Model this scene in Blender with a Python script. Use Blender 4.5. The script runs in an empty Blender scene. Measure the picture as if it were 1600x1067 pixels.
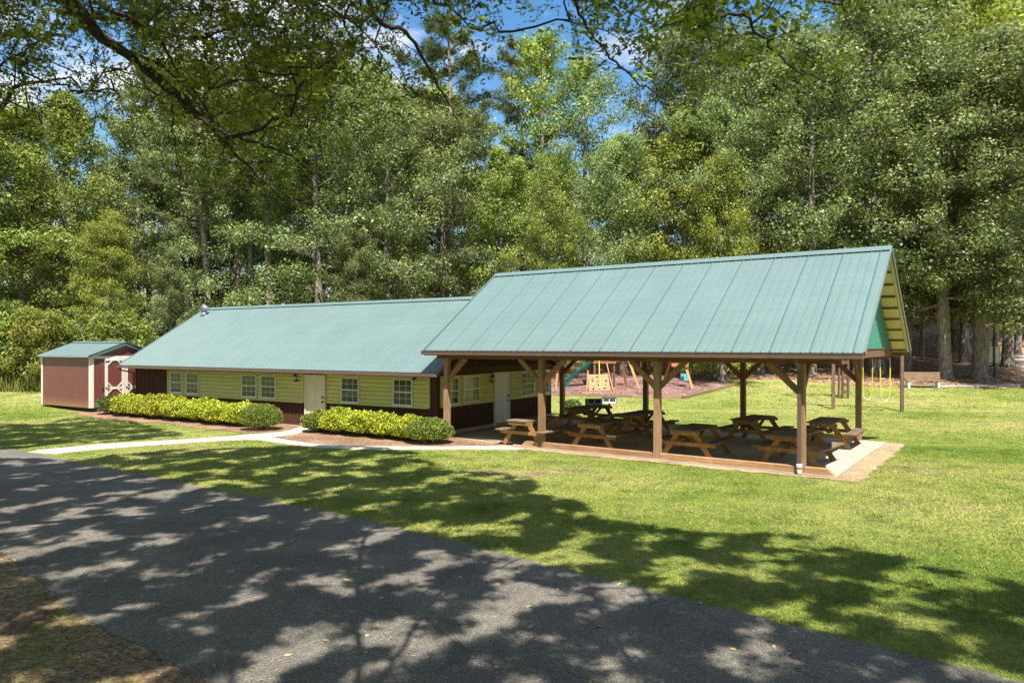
import bpy, math, random
import numpy as np
from mathutils import Vector, Matrix

R = math.radians
random.seed(7)
rng = np.random.default_rng(11)
scene = bpy.context.scene
COL = scene.collection

# ------------------------------------------------------------------ camera
CAM_H = 3.07
cam_d = bpy.data.cameras.new('camera')
cam = bpy.data.objects.new('camera', cam_d)
COL.objects.link(cam)
cam.location = (0, 0, CAM_H)
cam.rotation_euler = (R(90), 0, 0)
cam_d.sensor_width = 36
cam_d.lens = 36 * 1133 / 1600
cam_d.shift_y = (533.5 - 538.5) / 1600 * -1
cam_d.clip_start = 0.1
cam_d.clip_end = 600
scene.camera = cam

# ------------------------------------------------------------------ sun, sky, exposure
SUN_EL = R(62.7)
SUN_H = Vector((0.19, -0.982, 0)).normalized()
SUN = Vector((SUN_H.x * math.cos(SUN_EL), SUN_H.y * math.cos(SUN_EL), math.sin(SUN_EL)))
SHIFT = 1 / math.tan(SUN_EL)
sd = bpy.data.lights.new('sun', 'SUN')
sd.energy = 5.0
sd.angle = R(0.53)
sd.color = (1.0, 0.955, 0.88)
so = bpy.data.objects.new('sun', sd)
so.rotation_euler = SUN.to_track_quat('Z', 'Y').to_euler()
COL.objects.link(so)

world = bpy.data.worlds.new('World')
scene.world = world
world.use_nodes = True
wn = world.node_tree
wn.nodes.clear()
wo = wn.nodes.new('ShaderNodeOutputWorld')
bg = wn.nodes.new('ShaderNodeBackground')
bg.inputs['Strength'].default_value = 0.088
sky = wn.nodes.new('ShaderNodeTexSky')
sky.sky_type = 'NISHITA'
sky.sun_disc = False
sky.sun_elevation = SUN_EL
sky.sun_rotation = math.atan2(SUN_H.x, SUN_H.y)
sky.air_density = 1.3
sky.dust_density = 0.5
sky.ozone_density = 2.5
tc = wn.nodes.new('ShaderNodeTexCoord')
mp = wn.nodes.new('ShaderNodeMapping')
mp.inputs['Scale'].default_value = (2.6, 2.6, 5.5)
mp.inputs['Location'].default_value = (3.1, 0.4, 1.2)
nz = wn.nodes.new('ShaderNodeTexNoise')
nz.inputs['Scale'].default_value = 1.3
nz.inputs['Detail'].default_value = 9
nz.inputs['Roughness'].default_value = 0.58
cr = wn.nodes.new('ShaderNodeValToRGB')
cr.color_ramp.elements[0].position = 0.47
cr.color_ramp.elements[0].color = (0, 0, 0, 1)
cr.color_ramp.elements[1].position = 0.60
cr.color_ramp.elements[1].color = (1, 1, 1, 1)
mx = wn.nodes.new('ShaderNodeMix')
mx.data_type = 'RGBA'
mx.inputs['B'].default_value = (5.6, 5.8, 6.3, 1)
L = wn.links.new
L(tc.outputs['Generated'], mp.inputs['Vector'])
L(mp.outputs['Vector'], nz.inputs['Vector'])
L(nz.outputs['Fac'], cr.inputs['Fac'])
L(cr.outputs['Color'], mx.inputs['Factor'])
hsv = wn.nodes.new('ShaderNodeHueSaturation')
hsv.inputs['Saturation'].default_value = 1.3
hsv.inputs['Value'].default_value = .9
L(sky.outputs['Color'], hsv.inputs['Color'])
L(hsv.outputs['Color'], mx.inputs['A'])
L(mx.outputs['Result'], bg.inputs['Color'])
L(bg.outputs['Background'], wo.inputs['Surface'])

vs = scene.view_settings
vs.view_transform = 'Standard'
vs.look = 'None'
vs.gamma = 1
vs.exposure = 1.24
scene.render.engine = 'CYCLES'

# ------------------------------------------------------------------ helpers
class MB:
    def __init__(s):
        s.v, s.f = [], []

    def add(s, vs_, fs):
        n = len(s.v)
        s.v += [tuple(p) for p in vs_]
        s.f += [tuple(i + n for i in f) for f in fs]
        return s

    def box(s, x0, y0, z0, x1, y1, z1):
        s.add([(x0, y0, z0), (x1, y0, z0), (x1, y1, z0), (x0, y1, z0), (x0, y0, z1), (x1, y0, z1), (x1, y1, z1), (x0, y1, z1)],
              [(3, 2, 1, 0), (4, 5, 6, 7), (0, 1, 5, 4), (1, 2, 6, 5), (2, 3, 7, 6), (3, 0, 4, 7)])
        return s

    def bar(s, p, q, w, h, side=None):
        """oriented beam from p to q; w along `side`, h across it"""
        p, q = Vector(p), Vector(q)
        d = (q - p).normalized()
        a = Vector(side) if side else (Vector((0, 0, 1)) if abs(d.z) < .9 else Vector((1, 0, 0))).cross(d)
        a = (a - d * a.dot(d)).normalized()
        b = d.cross(a).normalized()
        pts = []
        for o in (p, q):
            for i, j in ((-1, -1), (1, -1), (1, 1), (-1, 1)):
                pts.append(o + a * (i * w / 2) + b * (j * h / 2))
        s.add(pts, [(3, 2, 1, 0), (4, 5, 6, 7), (0, 1, 5, 4), (1, 2, 6, 5), (2, 3, 7, 6), (3, 0, 4, 7)])
        return s

    def tube(s, pts, rad, n=8, cap=True):
        pts = [Vector(p) for p in pts]
        if not hasattr(rad, '__len__'):
            rad = [rad] * len(pts)
        base = len(s.v)
        prev = None
        for i, p in enumerate(pts):
            d = (pts[min(i + 1, len(pts) - 1)] - pts[max(i - 1, 0)]).normalized()
            if prev is None:
                a = d.cross(Vector((0, 0, 1)) if abs(d.z) < .95 else Vector((1, 0, 0))).normalized()
            else:
                a = (prev - d * prev.dot(d)).normalized()
            prev = a
            b = d.cross(a)
            for k in range(n):
                t = 2 * math.pi * k / n
                s.v.append(tuple(p + (a * math.cos(t) + b * math.sin(t)) * rad[i]))
        for i in range(len(pts) - 1):
            for k in range(n):
                k2 = (k + 1) % n
                s.f.append((base + i * n + k, base + i * n + k2, base + (i + 1) * n + k2, base + (i + 1) * n + k))
        if cap:
            s.f.append(tuple(base + k for k in range(n))[::-1])
            s.f.append(tuple(base + (len(pts) - 1) * n + k for k in range(n)))
        return s

    def prism(s, poly, p0, ex, ey, ez, t):
        """polygon (u,v) in plane ex,ey at p0, thickness t along ez"""
        p0, ex, ey, ez = map(Vector, (p0, ex, ey, ez))
        n = len(poly)
        a = [p0 + ex * u + ey * w for u, w in poly]
        b = [p + ez * t for p in a]
        s.add(a + b, [tuple(range(n))[::-1], tuple(range(n, 2 * n))] + [(i, (i + 1) % n, n + (i + 1) % n, n + i) for i in range(n)])
        return s

    def build(s, name, mat, parent=None, smooth=False, loc=None):
        me = bpy.data.meshes.new(name)
        me.from_pydata(s.v, [], s.f)
        me.update()
        if smooth:
            me.polygons.foreach_set('use_smooth', [True] * len(me.polygons))
        me.materials.append(mat)
        o = bpy.data.objects.new(name, me)
        COL.objects.link(o)
        o.parent = parent
        if loc:
            o.location = loc
        return o


def tag(o, label=None, cat=None, group=None, kind=None):
    if label: o['label'] = label
    if cat: o['category'] = cat
    if group: o['group'] = group
    if kind: o['kind'] = kind
    return o


def empty(name, loc, rz=0.0):
    o = bpy.data.objects.new(name, None)
    o.empty_display_size = 0.3
    COL.objects.link(o)
    o.location = loc
    o.rotation_euler = (0, 0, rz)
    return o


def copy_tree(o, parent=None):
    c = o.copy()
    COL.objects.link(c)
    c.parent = parent
    for ch in [x for x in o.children]:
        copy_tree(ch, c)
    return c


def np_mesh(name, V, F, mat, attr=None, parent=None, smooth=False):
    """V (n,3), F (m,k)"""
    me = bpy.data.meshes.new(name)
    k = F.shape[1]
    me.vertices.add(len(V))
    me.vertices.foreach_set('co', V.astype(np.float32).ravel())
    me.loops.add(F.size)
    me.loops.foreach_set('vertex_index', F.astype(np.int32).ravel())
    me.polygons.add(len(F))
    me.polygons.foreach_set('loop_start', np.arange(0, F.size, k, dtype=np.int32))
    if smooth:
        me.polygons.foreach_set('use_smooth', np.ones(len(F), bool))
    me.update(calc_edges=True)
    if attr is not None:
        at = me.attributes.new('tint', 'FLOAT', 'FACE')
        at.data.foreach_set('value', attr.astype(np.float32))
    me.materials.append(mat)
    if parent is False:
        return me
    o = bpy.data.objects.new(name, me)
    COL.objects.link(o)
    o.parent = parent
    return o

# ------------------------------------------------------------------ materials
def newmat(name):
    m = bpy.data.materials.new(name)
    m.use_nodes = True
    nt = m.node_tree
    b = nt.nodes['Principled BSDF']
    return m, nt, b


def nd(nt, typ, **kw):
    n = nt.nodes.new(typ)
    for k, v in kw.items():
        if k in n.inputs:
            n.inputs[k].default_value = v
        else:
            setattr(n, k, v)
    return n


def noise_node(nt, vec, scale, detail=4, rough=.55, dist=0):
    n = nd(nt, 'ShaderNodeTexNoise')
    n.inputs['Scale'].default_value = scale
    n.inputs['Detail'].default_value = detail
    n.inputs['Roughness'].default_value = rough
    n.inputs['Distortion'].default_value = dist
    if vec is not None:
        nt.links.new(vec, n.inputs['Vector'])
    return n


def ramp(nt, src, stops):
    r = nd(nt, 'ShaderNodeValToRGB')
    el = r.color_ramp.elements
    while len(el) > 1:
        el.remove(el[-1])
    el[0].position, el[0].color = stops[0][0], (*stops[0][1], 1)
    for p, c in stops[1:]:
        e = el.new(p)
        e.color = (*c, 1)
    nt.links.new(src, r.inputs['Fac'])
    return r


def mixc(nt, fac, a, b, mode='MIX'):
    m = nd(nt, 'ShaderNodeMix')
    m.data_type = 'RGBA'
    m.blend_type = mode
    for sock, v in ((m.inputs['Factor'], fac), (m.inputs['A'], a), (m.inputs['B'], b)):
        if hasattr(v, 'links') or isinstance(v, bpy.types.NodeSocket):
            nt.links.new(v, sock)
        elif isinstance(v, (int, float)):
            sock.default_value = v
        else:
            sock.default_value = (*v, 1)
    return m.outputs['Result']


def coords(nt, scale=(1, 1, 1), kind='Object'):
    t = nd(nt, 'ShaderNodeTexCoord')
    m = nd(nt, 'ShaderNodeMapping')
    m.inputs['Scale'].default_value = scale
    nt.links.new(t.outputs[kind], m.inputs['Vector'])
    return m.outputs['Vector']


def wpos(nt, scale=(1, 1, 1)):
    g = nd(nt, 'ShaderNodeNewGeometry')
    m = nd(nt, 'ShaderNodeMapping')
    m.inputs['Scale'].default_value = scale
    nt.links.new(g.outputs['Position'], m.inputs['Vector'])
    return m.outputs['Vector']


def bump(nt, b, src, strength=.3, dist=.01):
    bp = nd(nt, 'ShaderNodeBump')
    bp.inputs['Strength'].default_value = strength
    bp.inputs['Distance'].default_value = dist
    nt.links.new(src, bp.inputs['Height'])
    nt.links.new(bp.outputs['Normal'], b.inputs['Normal'])


def mat_paint(name, col, rough=.5, var=.18, scale=3, metal=0, spec=.4, bstr=.15, stretch=(1, 1, 1), fine=40):
    m, nt, b = newmat(name)
    v = coords(nt, stretch)
    n = noise_node(nt, v, scale, 6, .62)
    n2 = noise_node(nt, v, fine, 3, .6)
    lo = tuple(c * (1 - var) for c in col)
    hi = tuple(min(1, c * (1 + var * .7)) for c in col)
    r = ramp(nt, n.outputs['Fac'], [(.3, lo), (.7, hi)])
    c = mixc(nt, .12, r.outputs['Color'], n2.outputs['Color'], 'MULTIPLY')
    nt.links.new(c, b.inputs['Base Color'])
    rr = nd(nt, 'ShaderNodeMapRange')
    rr.inputs['To Min'].default_value = max(0, rough - .1)
    rr.inputs['To Max'].default_value = min(1, rough + .12)
    nt.links.new(n.outputs['Fac'], rr.inputs['Value'])
    nt.links.new(rr.outputs['Result'], b.inputs['Roughness'])
    b.inputs['Metallic'].default_value = metal
    b.inputs['Specular IOR Level'].default_value = spec
    if bstr:
        bump(nt, b, n2.outputs['Fac'], bstr, .01)
    return m


def mat_wood(name, dark, mid, light, axis=2, rough=.75, bstr=.4, knots=True):
    m, nt, b = newmat(name)
    sc = [9, 9, 9]
    sc[axis] = .7
    v = coords(nt, tuple(sc))
    n = noise_node(nt, v, 3.2, 8, .68, .6)
    r = ramp(nt, n.outputs['Fac'], [(.28, dark), (.5, mid), (.74, light)])
    v2 = coords(nt, (1, 1, 1))
    big = noise_node(nt, v2, 1.7, 4, .6)
    c = mixc(nt, .45, r.outputs['Color'], ramp(nt, big.outputs['Fac'], [(.3, (.5, .48, .46)), (.7, (1, 1, 1))]).outputs['Color'], 'MULTIPLY')
    oi = nd(nt, 'ShaderNodeObjectInfo')
    hv = nd(nt, 'ShaderNodeHueSaturation')
    mr = nd(nt, 'ShaderNodeMapRange')
    mr.inputs['To Min'].default_value = .78
    mr.inputs['To Max'].default_value = 1.2
    nt.links.new(oi.outputs['Random'], mr.inputs['Value'])
    nt.links.new(mr.outputs['Result'], hv.inputs['Value'])
    nt.links.new(c, hv.inputs['Color'])
    nt.links.new(hv.outputs['Color'], b.inputs['Base Color'])
    b.inputs['Roughness'].default_value = rough
    b.inputs['Specular IOR Level'].default_value = .25
    bump(nt, b, n.outputs['Fac'], bstr, .008)
    return m


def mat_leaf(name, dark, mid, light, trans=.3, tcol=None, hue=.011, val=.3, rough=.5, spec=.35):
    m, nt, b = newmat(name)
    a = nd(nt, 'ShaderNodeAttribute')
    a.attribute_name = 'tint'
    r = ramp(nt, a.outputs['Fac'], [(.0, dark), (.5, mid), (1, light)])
    oi = nd(nt, 'ShaderNodeObjectInfo')
    hs = nd(nt, 'ShaderNodeHueSaturation')
    for lo, hi, k in ((.5 - hue, .5 + hue, 'Hue'), (1 - val * .6, 1 + val, 'Value')):
        mr = nd(nt, 'ShaderNodeMapRange')
        mr.inputs['To Min'].default_value = lo
        mr.inputs['To Max'].default_value = hi
        nt.links.new(oi.outputs['Random'], mr.inputs['Value'])
        nt.links.new(mr.outputs['Result'], hs.inputs[k])
    nt.links.new(r.outputs['Color'], hs.inputs['Color'])
    nt.links.new(hs.outputs['Color'], b.inputs['Base Color'])
    b.inputs['Roughness'].default_value = rough
    b.inputs['Specular IOR Level'].default_value = spec
    t = nd(nt, 'ShaderNodeBsdfTranslucent')
    tc_ = mixc(nt, 1.0, hs.outputs['Color'], tcol or (1.5, 1.5, .6), 'MULTIPLY')
    nt.links.new(tc_, t.inputs['Color'])
    ms = nd(nt, 'ShaderNodeMixShader')
    ms.inputs['Fac'].default_value = trans
    out = nt.nodes['Material Output']
    nt.links.new(b.outputs['BSDF'], ms.inputs[1])
    nt.links.new(t.outputs['BSDF'], ms.inputs[2])
    nt.links.new(ms.outputs['Shader'], out.inputs['Surface'])
    return m


def lawn_color(nt):
    v = wpos(nt)
    n1 = noise_node(nt, v, .17, 5, .6, .4)
    n2 = noise_node(nt, v, 1.3, 5, .65)
    n3 = noise_node(nt, v, 14, 4, .7)
    r1 = ramp(nt, n1.outputs['Fac'], [(.27, (.14, .205, .035)), (.43, (.235, .27, .065)), (.56, (.325, .325, .11)), (.74, (.41, .35, .185))])
    r2 = ramp(nt, n2.outputs['Fac'], [(.26, (.5, .56, .45)), (.5, (1, 1, 1)), (.78, (1.3, 1.15, 1.15))])
    c = mixc(nt, 1.0, r1.outputs['Color'], r2.outputs['Color'], 'MULTIPLY')
    r3 = ramp(nt, n3.outputs['Fac'], [(.3, (.45, .48, .38)), (.55, (1, 1, 1)), (.8, (1.25, 1.2, 1.1))])
    c = mixc(nt, .8, c, r3.outputs['Color'], 'MULTIPLY')
    # bare brownish patches, few
    n4 = noise_node(nt, wpos(nt, (.55, 1, 1)), .42, 5, .7)
    r4 = ramp(nt, n4.outputs['Fac'], [(.63, (0, 0, 0)), (.72, (1, 1, 1))])
    c = mixc(nt, r4.outputs['Color'], c, (.27, .2, .1))
    return c, n3


M = {}
m, nt, b = newmat('lawn')
c, n3 = lawn_color(nt)
nt.links.new(c, b.inputs['Base Color'])
b.inputs['Roughness'].default_value = .95
b.inputs['Specular IOR Level'].default_value = .1
nf = noise_node(nt, wpos(nt), 45, 5, .75)
bump(nt, b, nf.outputs['Fac'], 1.0, .05)
M['lawn'] = m

m, nt, b = newmat('grass_blade')
c, n3 = lawn_color(nt)
a = nd(nt, 'ShaderNodeAttribute')
a.attribute_name = 'tint'
r = ramp(nt, a.outputs['Fac'], [(0, (.6, .75, .5)), (.6, (1.15, 1.3, .9)), (1, (1.7, 1.5, 1.5))])
c = mixc(nt, 1.0, c, r.outputs['Color'], 'MULTIPLY')
nt.links.new(c, b.inputs['Base Color'])
b.inputs['Roughness'].default_value = .6
b.inputs['Specular IOR Level'].default_value = .25
t = nd(nt, 'ShaderNodeBsdfTranslucent')
nt.links.new(c, t.inputs['Color'])
ms = nd(nt, 'ShaderNodeMixShader')
ms.inputs['Fac'].default_value = .35
nt.links.new(b.outputs['BSDF'], ms.inputs[1])
nt.links.new(t.outputs['BSDF'], ms.inputs[2])
nt.links.new(ms.outputs['Shader'], nt.nodes['Material Output'].inputs['Surface'])
M['blade'] = m

m, nt, b = newmat('asphalt')
v = wpos(nt)
vo = nd(nt, 'ShaderNodeTexVoronoi')
vo.inputs['Scale'].default_value = 75
nt.links.new(v, vo.inputs['Vector'])
n1 = noise_node(nt, v, 120, 3, .8)
n2 = noise_node(nt, v, .8, 6, .65)
base = ramp(nt, n2.outputs['Fac'], [(.3, (.11, .099, .083)), (.55, (.158, .142, .119)), (.75, (.225, .198, .158))])
sp = ramp(nt, vo.outputs['Color'], [(.2, (.55, .55, .56)), (.62, (.95, .95, .95)), (.86, (1.35, 1.33, 1.28)), (.97, (2.6, 2.5, 2.35))])
c = mixc(nt, 1.0, base.outputs['Color'], sp.outputs['Color'], 'MULTIPLY')
c = mixc(nt, .5, c, ramp(nt, n1.outputs['Fac'], [(.35, (.45, .45, .45)), (.65, (1.4, 1.4, 1.4))]).outputs['Color'], 'MULTIPLY')
vc = nd(nt, 'ShaderNodeTexVoronoi')
vc.feature = 'DISTANCE_TO_EDGE'
vc.inputs['Scale'].default_value = .42
wv = mixc(nt, .35, v, noise_node(nt, v, 2.2, 5, .7).outputs['Color'], 'ADD')
nt.links.new(wv, vc.inputs['Vector'])
rc = ramp(nt, vc.outputs['Distance'], [(.0, (.62, .62, .62)), (.005, (.8, .8, .8)), (.014, (1, 1, 1))])
nm = noise_node(nt, v, .5, 3, .5)
rm = ramp(nt, nm.outputs['Fac'], [(.48, (0, 0, 0)), (.56, (1, 1, 1))])
cc_ = mixc(nt, rm.outputs['Color'], (1, 1, 1), rc.outputs['Color'])
c = mixc(nt, 1.0, c, cc_, 'MULTIPLY')
nt.links.new(c, b.inputs['Base Color'])
b.inputs['Roughness'].default_value = .85
b.inputs['Specular IOR Level'].default_value = .3
ad = nd(nt, 'ShaderNodeMath', operation='ADD')
nt.links.new(vo.outputs['Distance'], ad.inputs[0])
nt.links.new(n1.outputs['Fac'], ad.inputs[1])
bump(nt, b, ad.outputs[0], .8, .008)
M['asphalt'] = m


def mat_litter(name, cols, scale=16, bstr=1.0, bdist=.05):
    m, nt, b = newmat(name)
    v = wpos(nt)
    vo = nd(nt, 'ShaderNodeTexVoronoi')
    vo.inputs['Scale'].default_value = scale
    wv = mixc(nt, .12, v, noise_node(nt, v, scale * .7, 3, .6).outputs['Color'], 'ADD')
    nt.links.new(wv, vo.inputs['Vector'])
    sp = nd(nt, 'ShaderNodeSeparateColor')
    nt.links.new(vo.outputs['Color'], sp.inputs['Color'])
    r = ramp(nt, sp.outputs['Red'], cols)
    n = noise_node(nt, v, .7, 6, .65)
    c = mixc(nt, .75, r.outputs['Color'], ramp(nt, n.outputs['Fac'], [(.32, (.45, .42, .4)), (.68, (1.25, 1.2, 1.15))]).outputs['Color'], 'MULTIPLY')
    nt.links.new(c, b.inputs['Base Color'])
    b.inputs['Roughness'].default_value = .9
    b.inputs['Specular IOR Level'].default_value = .15
    n3 = noise_node(nt, v, scale * 2, 4, .75)
    bump(nt, b, n3.outputs['Fac'], bstr, bdist)
    return m


M['litter'] = mat_litter('leaf_litter', [(0, (.10, .05, .03)), (.35, (.22, .11, .06)), (.6, (.34, .19, .11)), (.85, (.5, .33, .22)), (1, (.62, .5, .4))], 9)
M['dirt'] = mat_litter('dirt', [(0, (.15, .10, .055)), (.4, (.27, .19, .11)), (.75, (.38, .28, .165)), (1, (.52, .4, .26))], 26)
M['straw'] = mat_litter('pine_straw', [(0, (.16, .075, .04)), (.4, (.3, .17, .1)), (.75, (.4, .26, .17)), (1, (.5, .38, .27))], 30)
M['mulch'] = mat_litter('purple_mulch', [(0, (.09, .045, .04)), (.4, (.2, .11, .1)), (.75, (.3, .18, .16)), (1, (.42, .29, .26))], 14)
M['gravel'] = mat_litter('sandy_gravel', [(0, (.36, .24, .13)), (.4, (.5, .36, .21)), (.75, (.6, .45, .28)), (1, (.72, .6, .44))], 38)
M['pathgravel'] = mat_litter('pale_path', [(0, (.25, .2, .16)), (.5, (.4, .34, .29)), (1, (.6, .54, .48))], 14)
M['concrete'] = mat_paint('concrete', (.40, .335, .26), .85, .2, .9, spec=.2, bstr=.3, fine=60)
M['walk'] = mat_paint('pale_concrete', (.42, .38, .31), .85, .16, 1.3, spec=.2, bstr=.3, fine=60)
M['roof'] = mat_paint('green_metal', (.112, .17, .163), .42, .05, .8, spec=.6, bstr=.02, fine=9)
def roof_rows(mt):
    nt = mt.node_tree
    b = nt.nodes['Principled BSDF']
    src = b.inputs['Base Color'].links[0].from_socket
    tcn = nd(nt, 'ShaderNodeTexCoord')
    sx = nd(nt, 'ShaderNodeSeparateXYZ')
    nt.links.new(tcn.outputs['Object'], sx.inputs['Vector'])
    mm = nd(nt, 'ShaderNodeMath', operation='PINGPONG')
    mm.inputs[1].default_value = .29
    nt.links.new(sx.outputs['Y'], mm.inputs[0])
    rr_ = ramp(nt, mm.outputs[0], [(.0, (.94, .95, .95)), (.05, (1, 1, 1)), (.2, (1.02, 1.02, 1.02)), (.28, (.98, .985, .985))])
    v = coords(nt, (1.2, .12, .12))
    n = noise_node(nt, v, 2.5, 5, .6)
    r2 = ramp(nt, n.outputs['Fac'], [(.3, (.96, .965, .96)), (.6, (1.0, 1.0, 1.0)), (.8, (1.03, 1.02, 1.02))])
    c = mixc(nt, 1.0, src, rr_.outputs['Color'], 'MULTIPLY')
    c = mixc(nt, 1.0, c, r2.outputs['Color'], 'MULTIPLY')
    nt.links.new(c, b.inputs['Base Color'])
roof_rows(M['roof'])
M['roof_dark'] = mat_paint('dark_green_metal', (.022, .07, .062), .4, .08, 1, spec=.5, bstr=0)
M['gable'] = mat_paint('gable_green', (.05, .22, .165), .45, .06, 1, spec=.4, bstr=0)
M['cream_ceiling'] = mat_paint('cream_board', (.72, .62, .36), .6, .1, 2, bstr=.05)
M['brown'] = mat_wood('brown_siding', (.04, .016, .011), (.085, .034, .024), (.13, .058, .04), 2, .7, .4)
M['brown_trim'] = mat_paint('brown_trim', (.13, .085, .065), .45, .12, 4, bstr=.05)
M['lap'] = mat_paint('lap_siding', (.60, .57, .18), .55, .09, 1.5, bstr=.05, stretch=(1, 1, 3))
M['cream'] = mat_paint('cream_paint', (.66, .60, .40), .5, .06, 3, bstr=.04)
M['white'] = mat_paint('white_paint', (.74, .74, .66), .5, .06, 3, bstr=.04)
M['shed'] = mat_paint('burgundy_siding', (.17, .054, .044), .45, .16, 2.2, bstr=.25, stretch=(4, 4, .5), spec=.5)
nt = M['shed'].node_tree
b = nt.nodes['Principled BSDF']
src = b.inputs['Base Color'].links[0].from_socket
sx = nd(nt, 'ShaderNodeSeparateXYZ')
nt.links.new(nd(nt, 'ShaderNodeTexCoord').outputs['Object'], sx.inputs['Vector'])
nn_ = noise_node(nt, coords(nt, (3, 3, 1)), 2.5, 5, .7)
ad_ = nd(nt, 'ShaderNodeMath', operation='MULTIPLY_ADD')
nt.links.new(nn_.outputs['Fac'], ad_.inputs[0]); ad_.inputs[1].default_value = -.35
nt.links.new(sx.outputs['Z'], ad_.inputs[2])
rs = ramp(nt, ad_.outputs[0], [(.0, (.7, .7, .7)), (.12, (.4, .4, .4)), (.45, (0, 0, 0))])
nt.links.new(mixc(nt, rs.outputs['Color'], src, (.42, .22, .1)), b.inputs['Base Color'])
M['shedtrim'] = mat_paint('shed_trim', (.72, .66, .55), .6, .08, 3, bstr=.1)
M['post'] = mat_wood('treated_post', (.2, .11, .055), (.31, .185, .1), (.42, .28, .17), 2, .8, .4)
M['beam'] = mat_wood('treated_beam', (.11, .055, .022), (.21, .115, .055), (.31, .19, .1), 0, .8, .4)
M['brace'] = mat_wood('treated_brace', (.16, .08, .035), (.27, .155, .075), (.38, .25, .14), 2, .8, .4)
M['timber'] = mat_wood('edge_timber', (.2, .10, .045), (.34, .195, .1), (.46, .3, .18), 0, .8, .4)
M['table_top'] = mat_wood('weathered_plank', (.085, .06, .038), (.17, .12, .075), (.27, .2, .14), 1, .8, .5)
M['table_leg'] = mat_wood('stained_leg', (.17, .08, .02), (.34, .18, .055), (.46, .27, .1), 2, .75, .4)
M['cedar'] = mat_wood('orange_cedar', (.28, .105, .04), (.42, .18, .075), (.56, .28, .14), 2, .6, .3)
M['darkpost'] = mat_wood('brown_post', (.09, .045, .033), (.17, .095, .07), (.26, .16, .125), 2, .8, .4)
M['bench'] = mat_wood('bench_plank', (.16, .1, .06), (.27, .18, .11), (.38, .28, .18), 0, .8, .4)
M['slide'] = mat_paint('green_plastic', (.012, .11, .085), .3, .08, 2, bstr=0, spec=.5)
M['yellow'] = mat_paint('yellow_plastic', (.72, .52, .02), .4, .08, 4, bstr=0)
M['teal'] = mat_paint('teal_plastic', (.10, .42, .46), .4, .08, 4, bstr=0)
M['black'] = mat_paint('black_metal', (.018, .018, .018), .5, .2, 8, bstr=.05)
M['iron'] = mat_paint('grey_iron', (.09, .09, .095), .5, .2, 8, bstr=.05)
M['galv'] = mat_paint('galvanised', (.45, .45, .47), .35, .12, 6, metal=.8, bstr=.05)
M['sign'] = mat_paint('sign_face', (.52, .6, .42), .5, .06, 3, bstr=0)
M['stone'] = mat_paint('stone', (.36, .32, .27), .9, .35, 5, bstr=.6)
M['leafdry'] = mat_paint('dry_leaf', (.42, .3, .14), .8, .3, 8, bstr=0)
nt = M['leafdry'].node_tree
b = nt.nodes['Principled BSDF']
oi = nd(nt, 'ShaderNodeObjectInfo')
rl = ramp(nt, oi.outputs['Random'], [(0, (.2, .11, .05)), (.4, (.4, .28, .13)), (.7, (.36, .28, .14)), (.85, (.3, .3, .06)), (1, (.5, .2, .06))])
nt.links.new(rl.outputs['Color'], b.inputs['Base Color'])
m, nt, b = newmat('dark_glass')
b.inputs['Base Color'].default_value = (.035, .045, .03, 1)
b.inputs['Roughness'].default_value = .06
b.inputs['Specular IOR Level'].default_value = .6
n = noise_node(nt, coords(nt, (8, 8, 30)), 1.2, 3, .5)
r = ramp(nt, n.outputs['Fac'], [(.35, (.02, .026, .018)), (.6, (.055, .065, .045)), (.75, (.13, .14, .1))])
nt.links.new(r.outputs['Color'], b.inputs['Base Color'])
M['glass'] = m
m, nt, b = newmat('curtain_glass')
b.inputs['Roughness'].default_value = .08
n = noise_node(nt, coords(nt, (20, 20, 2)), 2, 3, .5)
r = ramp(nt, n.outputs['Fac'], [(.3, (.28, .28, .2)), (.7, (.5, .5, .38))])
nt.links.new(r.outputs['Color'], b.inputs['Base Color'])
M['curtain'] = m
m, nt, b = newmat('lamp_glass')
b.inputs['Base Color'].default_value = (.6, .6, .55, 1)
b.inputs['Roughness'].default_value = .15
M['lampglass'] = m


def mat_bark(name, dark, light, sc=5):
    m, nt, b = newmat(name)
    v = coords(nt, (sc, sc, sc * .22))
    n = noise_node(nt, v, 2.4, 8, .72, .4)
    vo = nd(nt, 'ShaderNodeTexVoronoi')
    vo.inputs['Scale'].default_value = 2.2
    nt.links.new(v, vo.inputs['Vector'])
    md = nd(nt, 'ShaderNodeMath', operation='MULTIPLY')
    nt.links.new(n.outputs['Fac'], md.inputs[0])
    nt.links.new(vo.outputs['Distance'], md.inputs[1])
    r = ramp(nt, md.outputs[0], [(.02, dark), (.30, light)])
    nt.links.new(r.outputs['Color'], b.inputs['Base Color'])
    b.inputs['Roughness'].default_value = .95
    b.inputs['Specular IOR Level'].default_value = .1
    bump(nt, b, md.outputs[0], 1.0, .06)
    return m


M['bark'] = mat_bark('oak_bark', (.06, .05, .04), (.27, .235, .195))
M['pinebark'] = mat_bark('pine_bark', (.09, .06, .045), (.36, .28, .22), 4)
M['darkbark'] = mat_bark('dark_bark', (.016, .013, .010), (.06, .048, .038), 9)
M['leafA'] = mat_leaf('oak_foliage', (.055, .082, .024), (.145, .188, .06), (.26, .30, .12), .28)
M['leafB'] = mat_leaf('light_foliage', (.08, .12, .022), (.185, .24, .046), (.30, .345, .08), .32)
M['leafY'] = mat_leaf('yellow_foliage', (.09, .115, .018), (.2, .23, .036), (.33, .34, .07), .3)
M['leafP'] = mat_leaf('pine_needles', (.055, .085, .02), (.105, .145, .035), (.17, .2, .055), .2)
M['leafO'] = mat_leaf('overhang_foliage', (.03, .045, .01), (.095, .13, .022), (.24, .28, .045), .5, (2.3, 2.2, .5))
M['lime'] = mat_leaf('lime_bush', (.10, .14, .015), (.31, .35, .025), (.56, .56, .05), .22, (1.1, 1.1, .5), val=.15, spec=.3)
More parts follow.
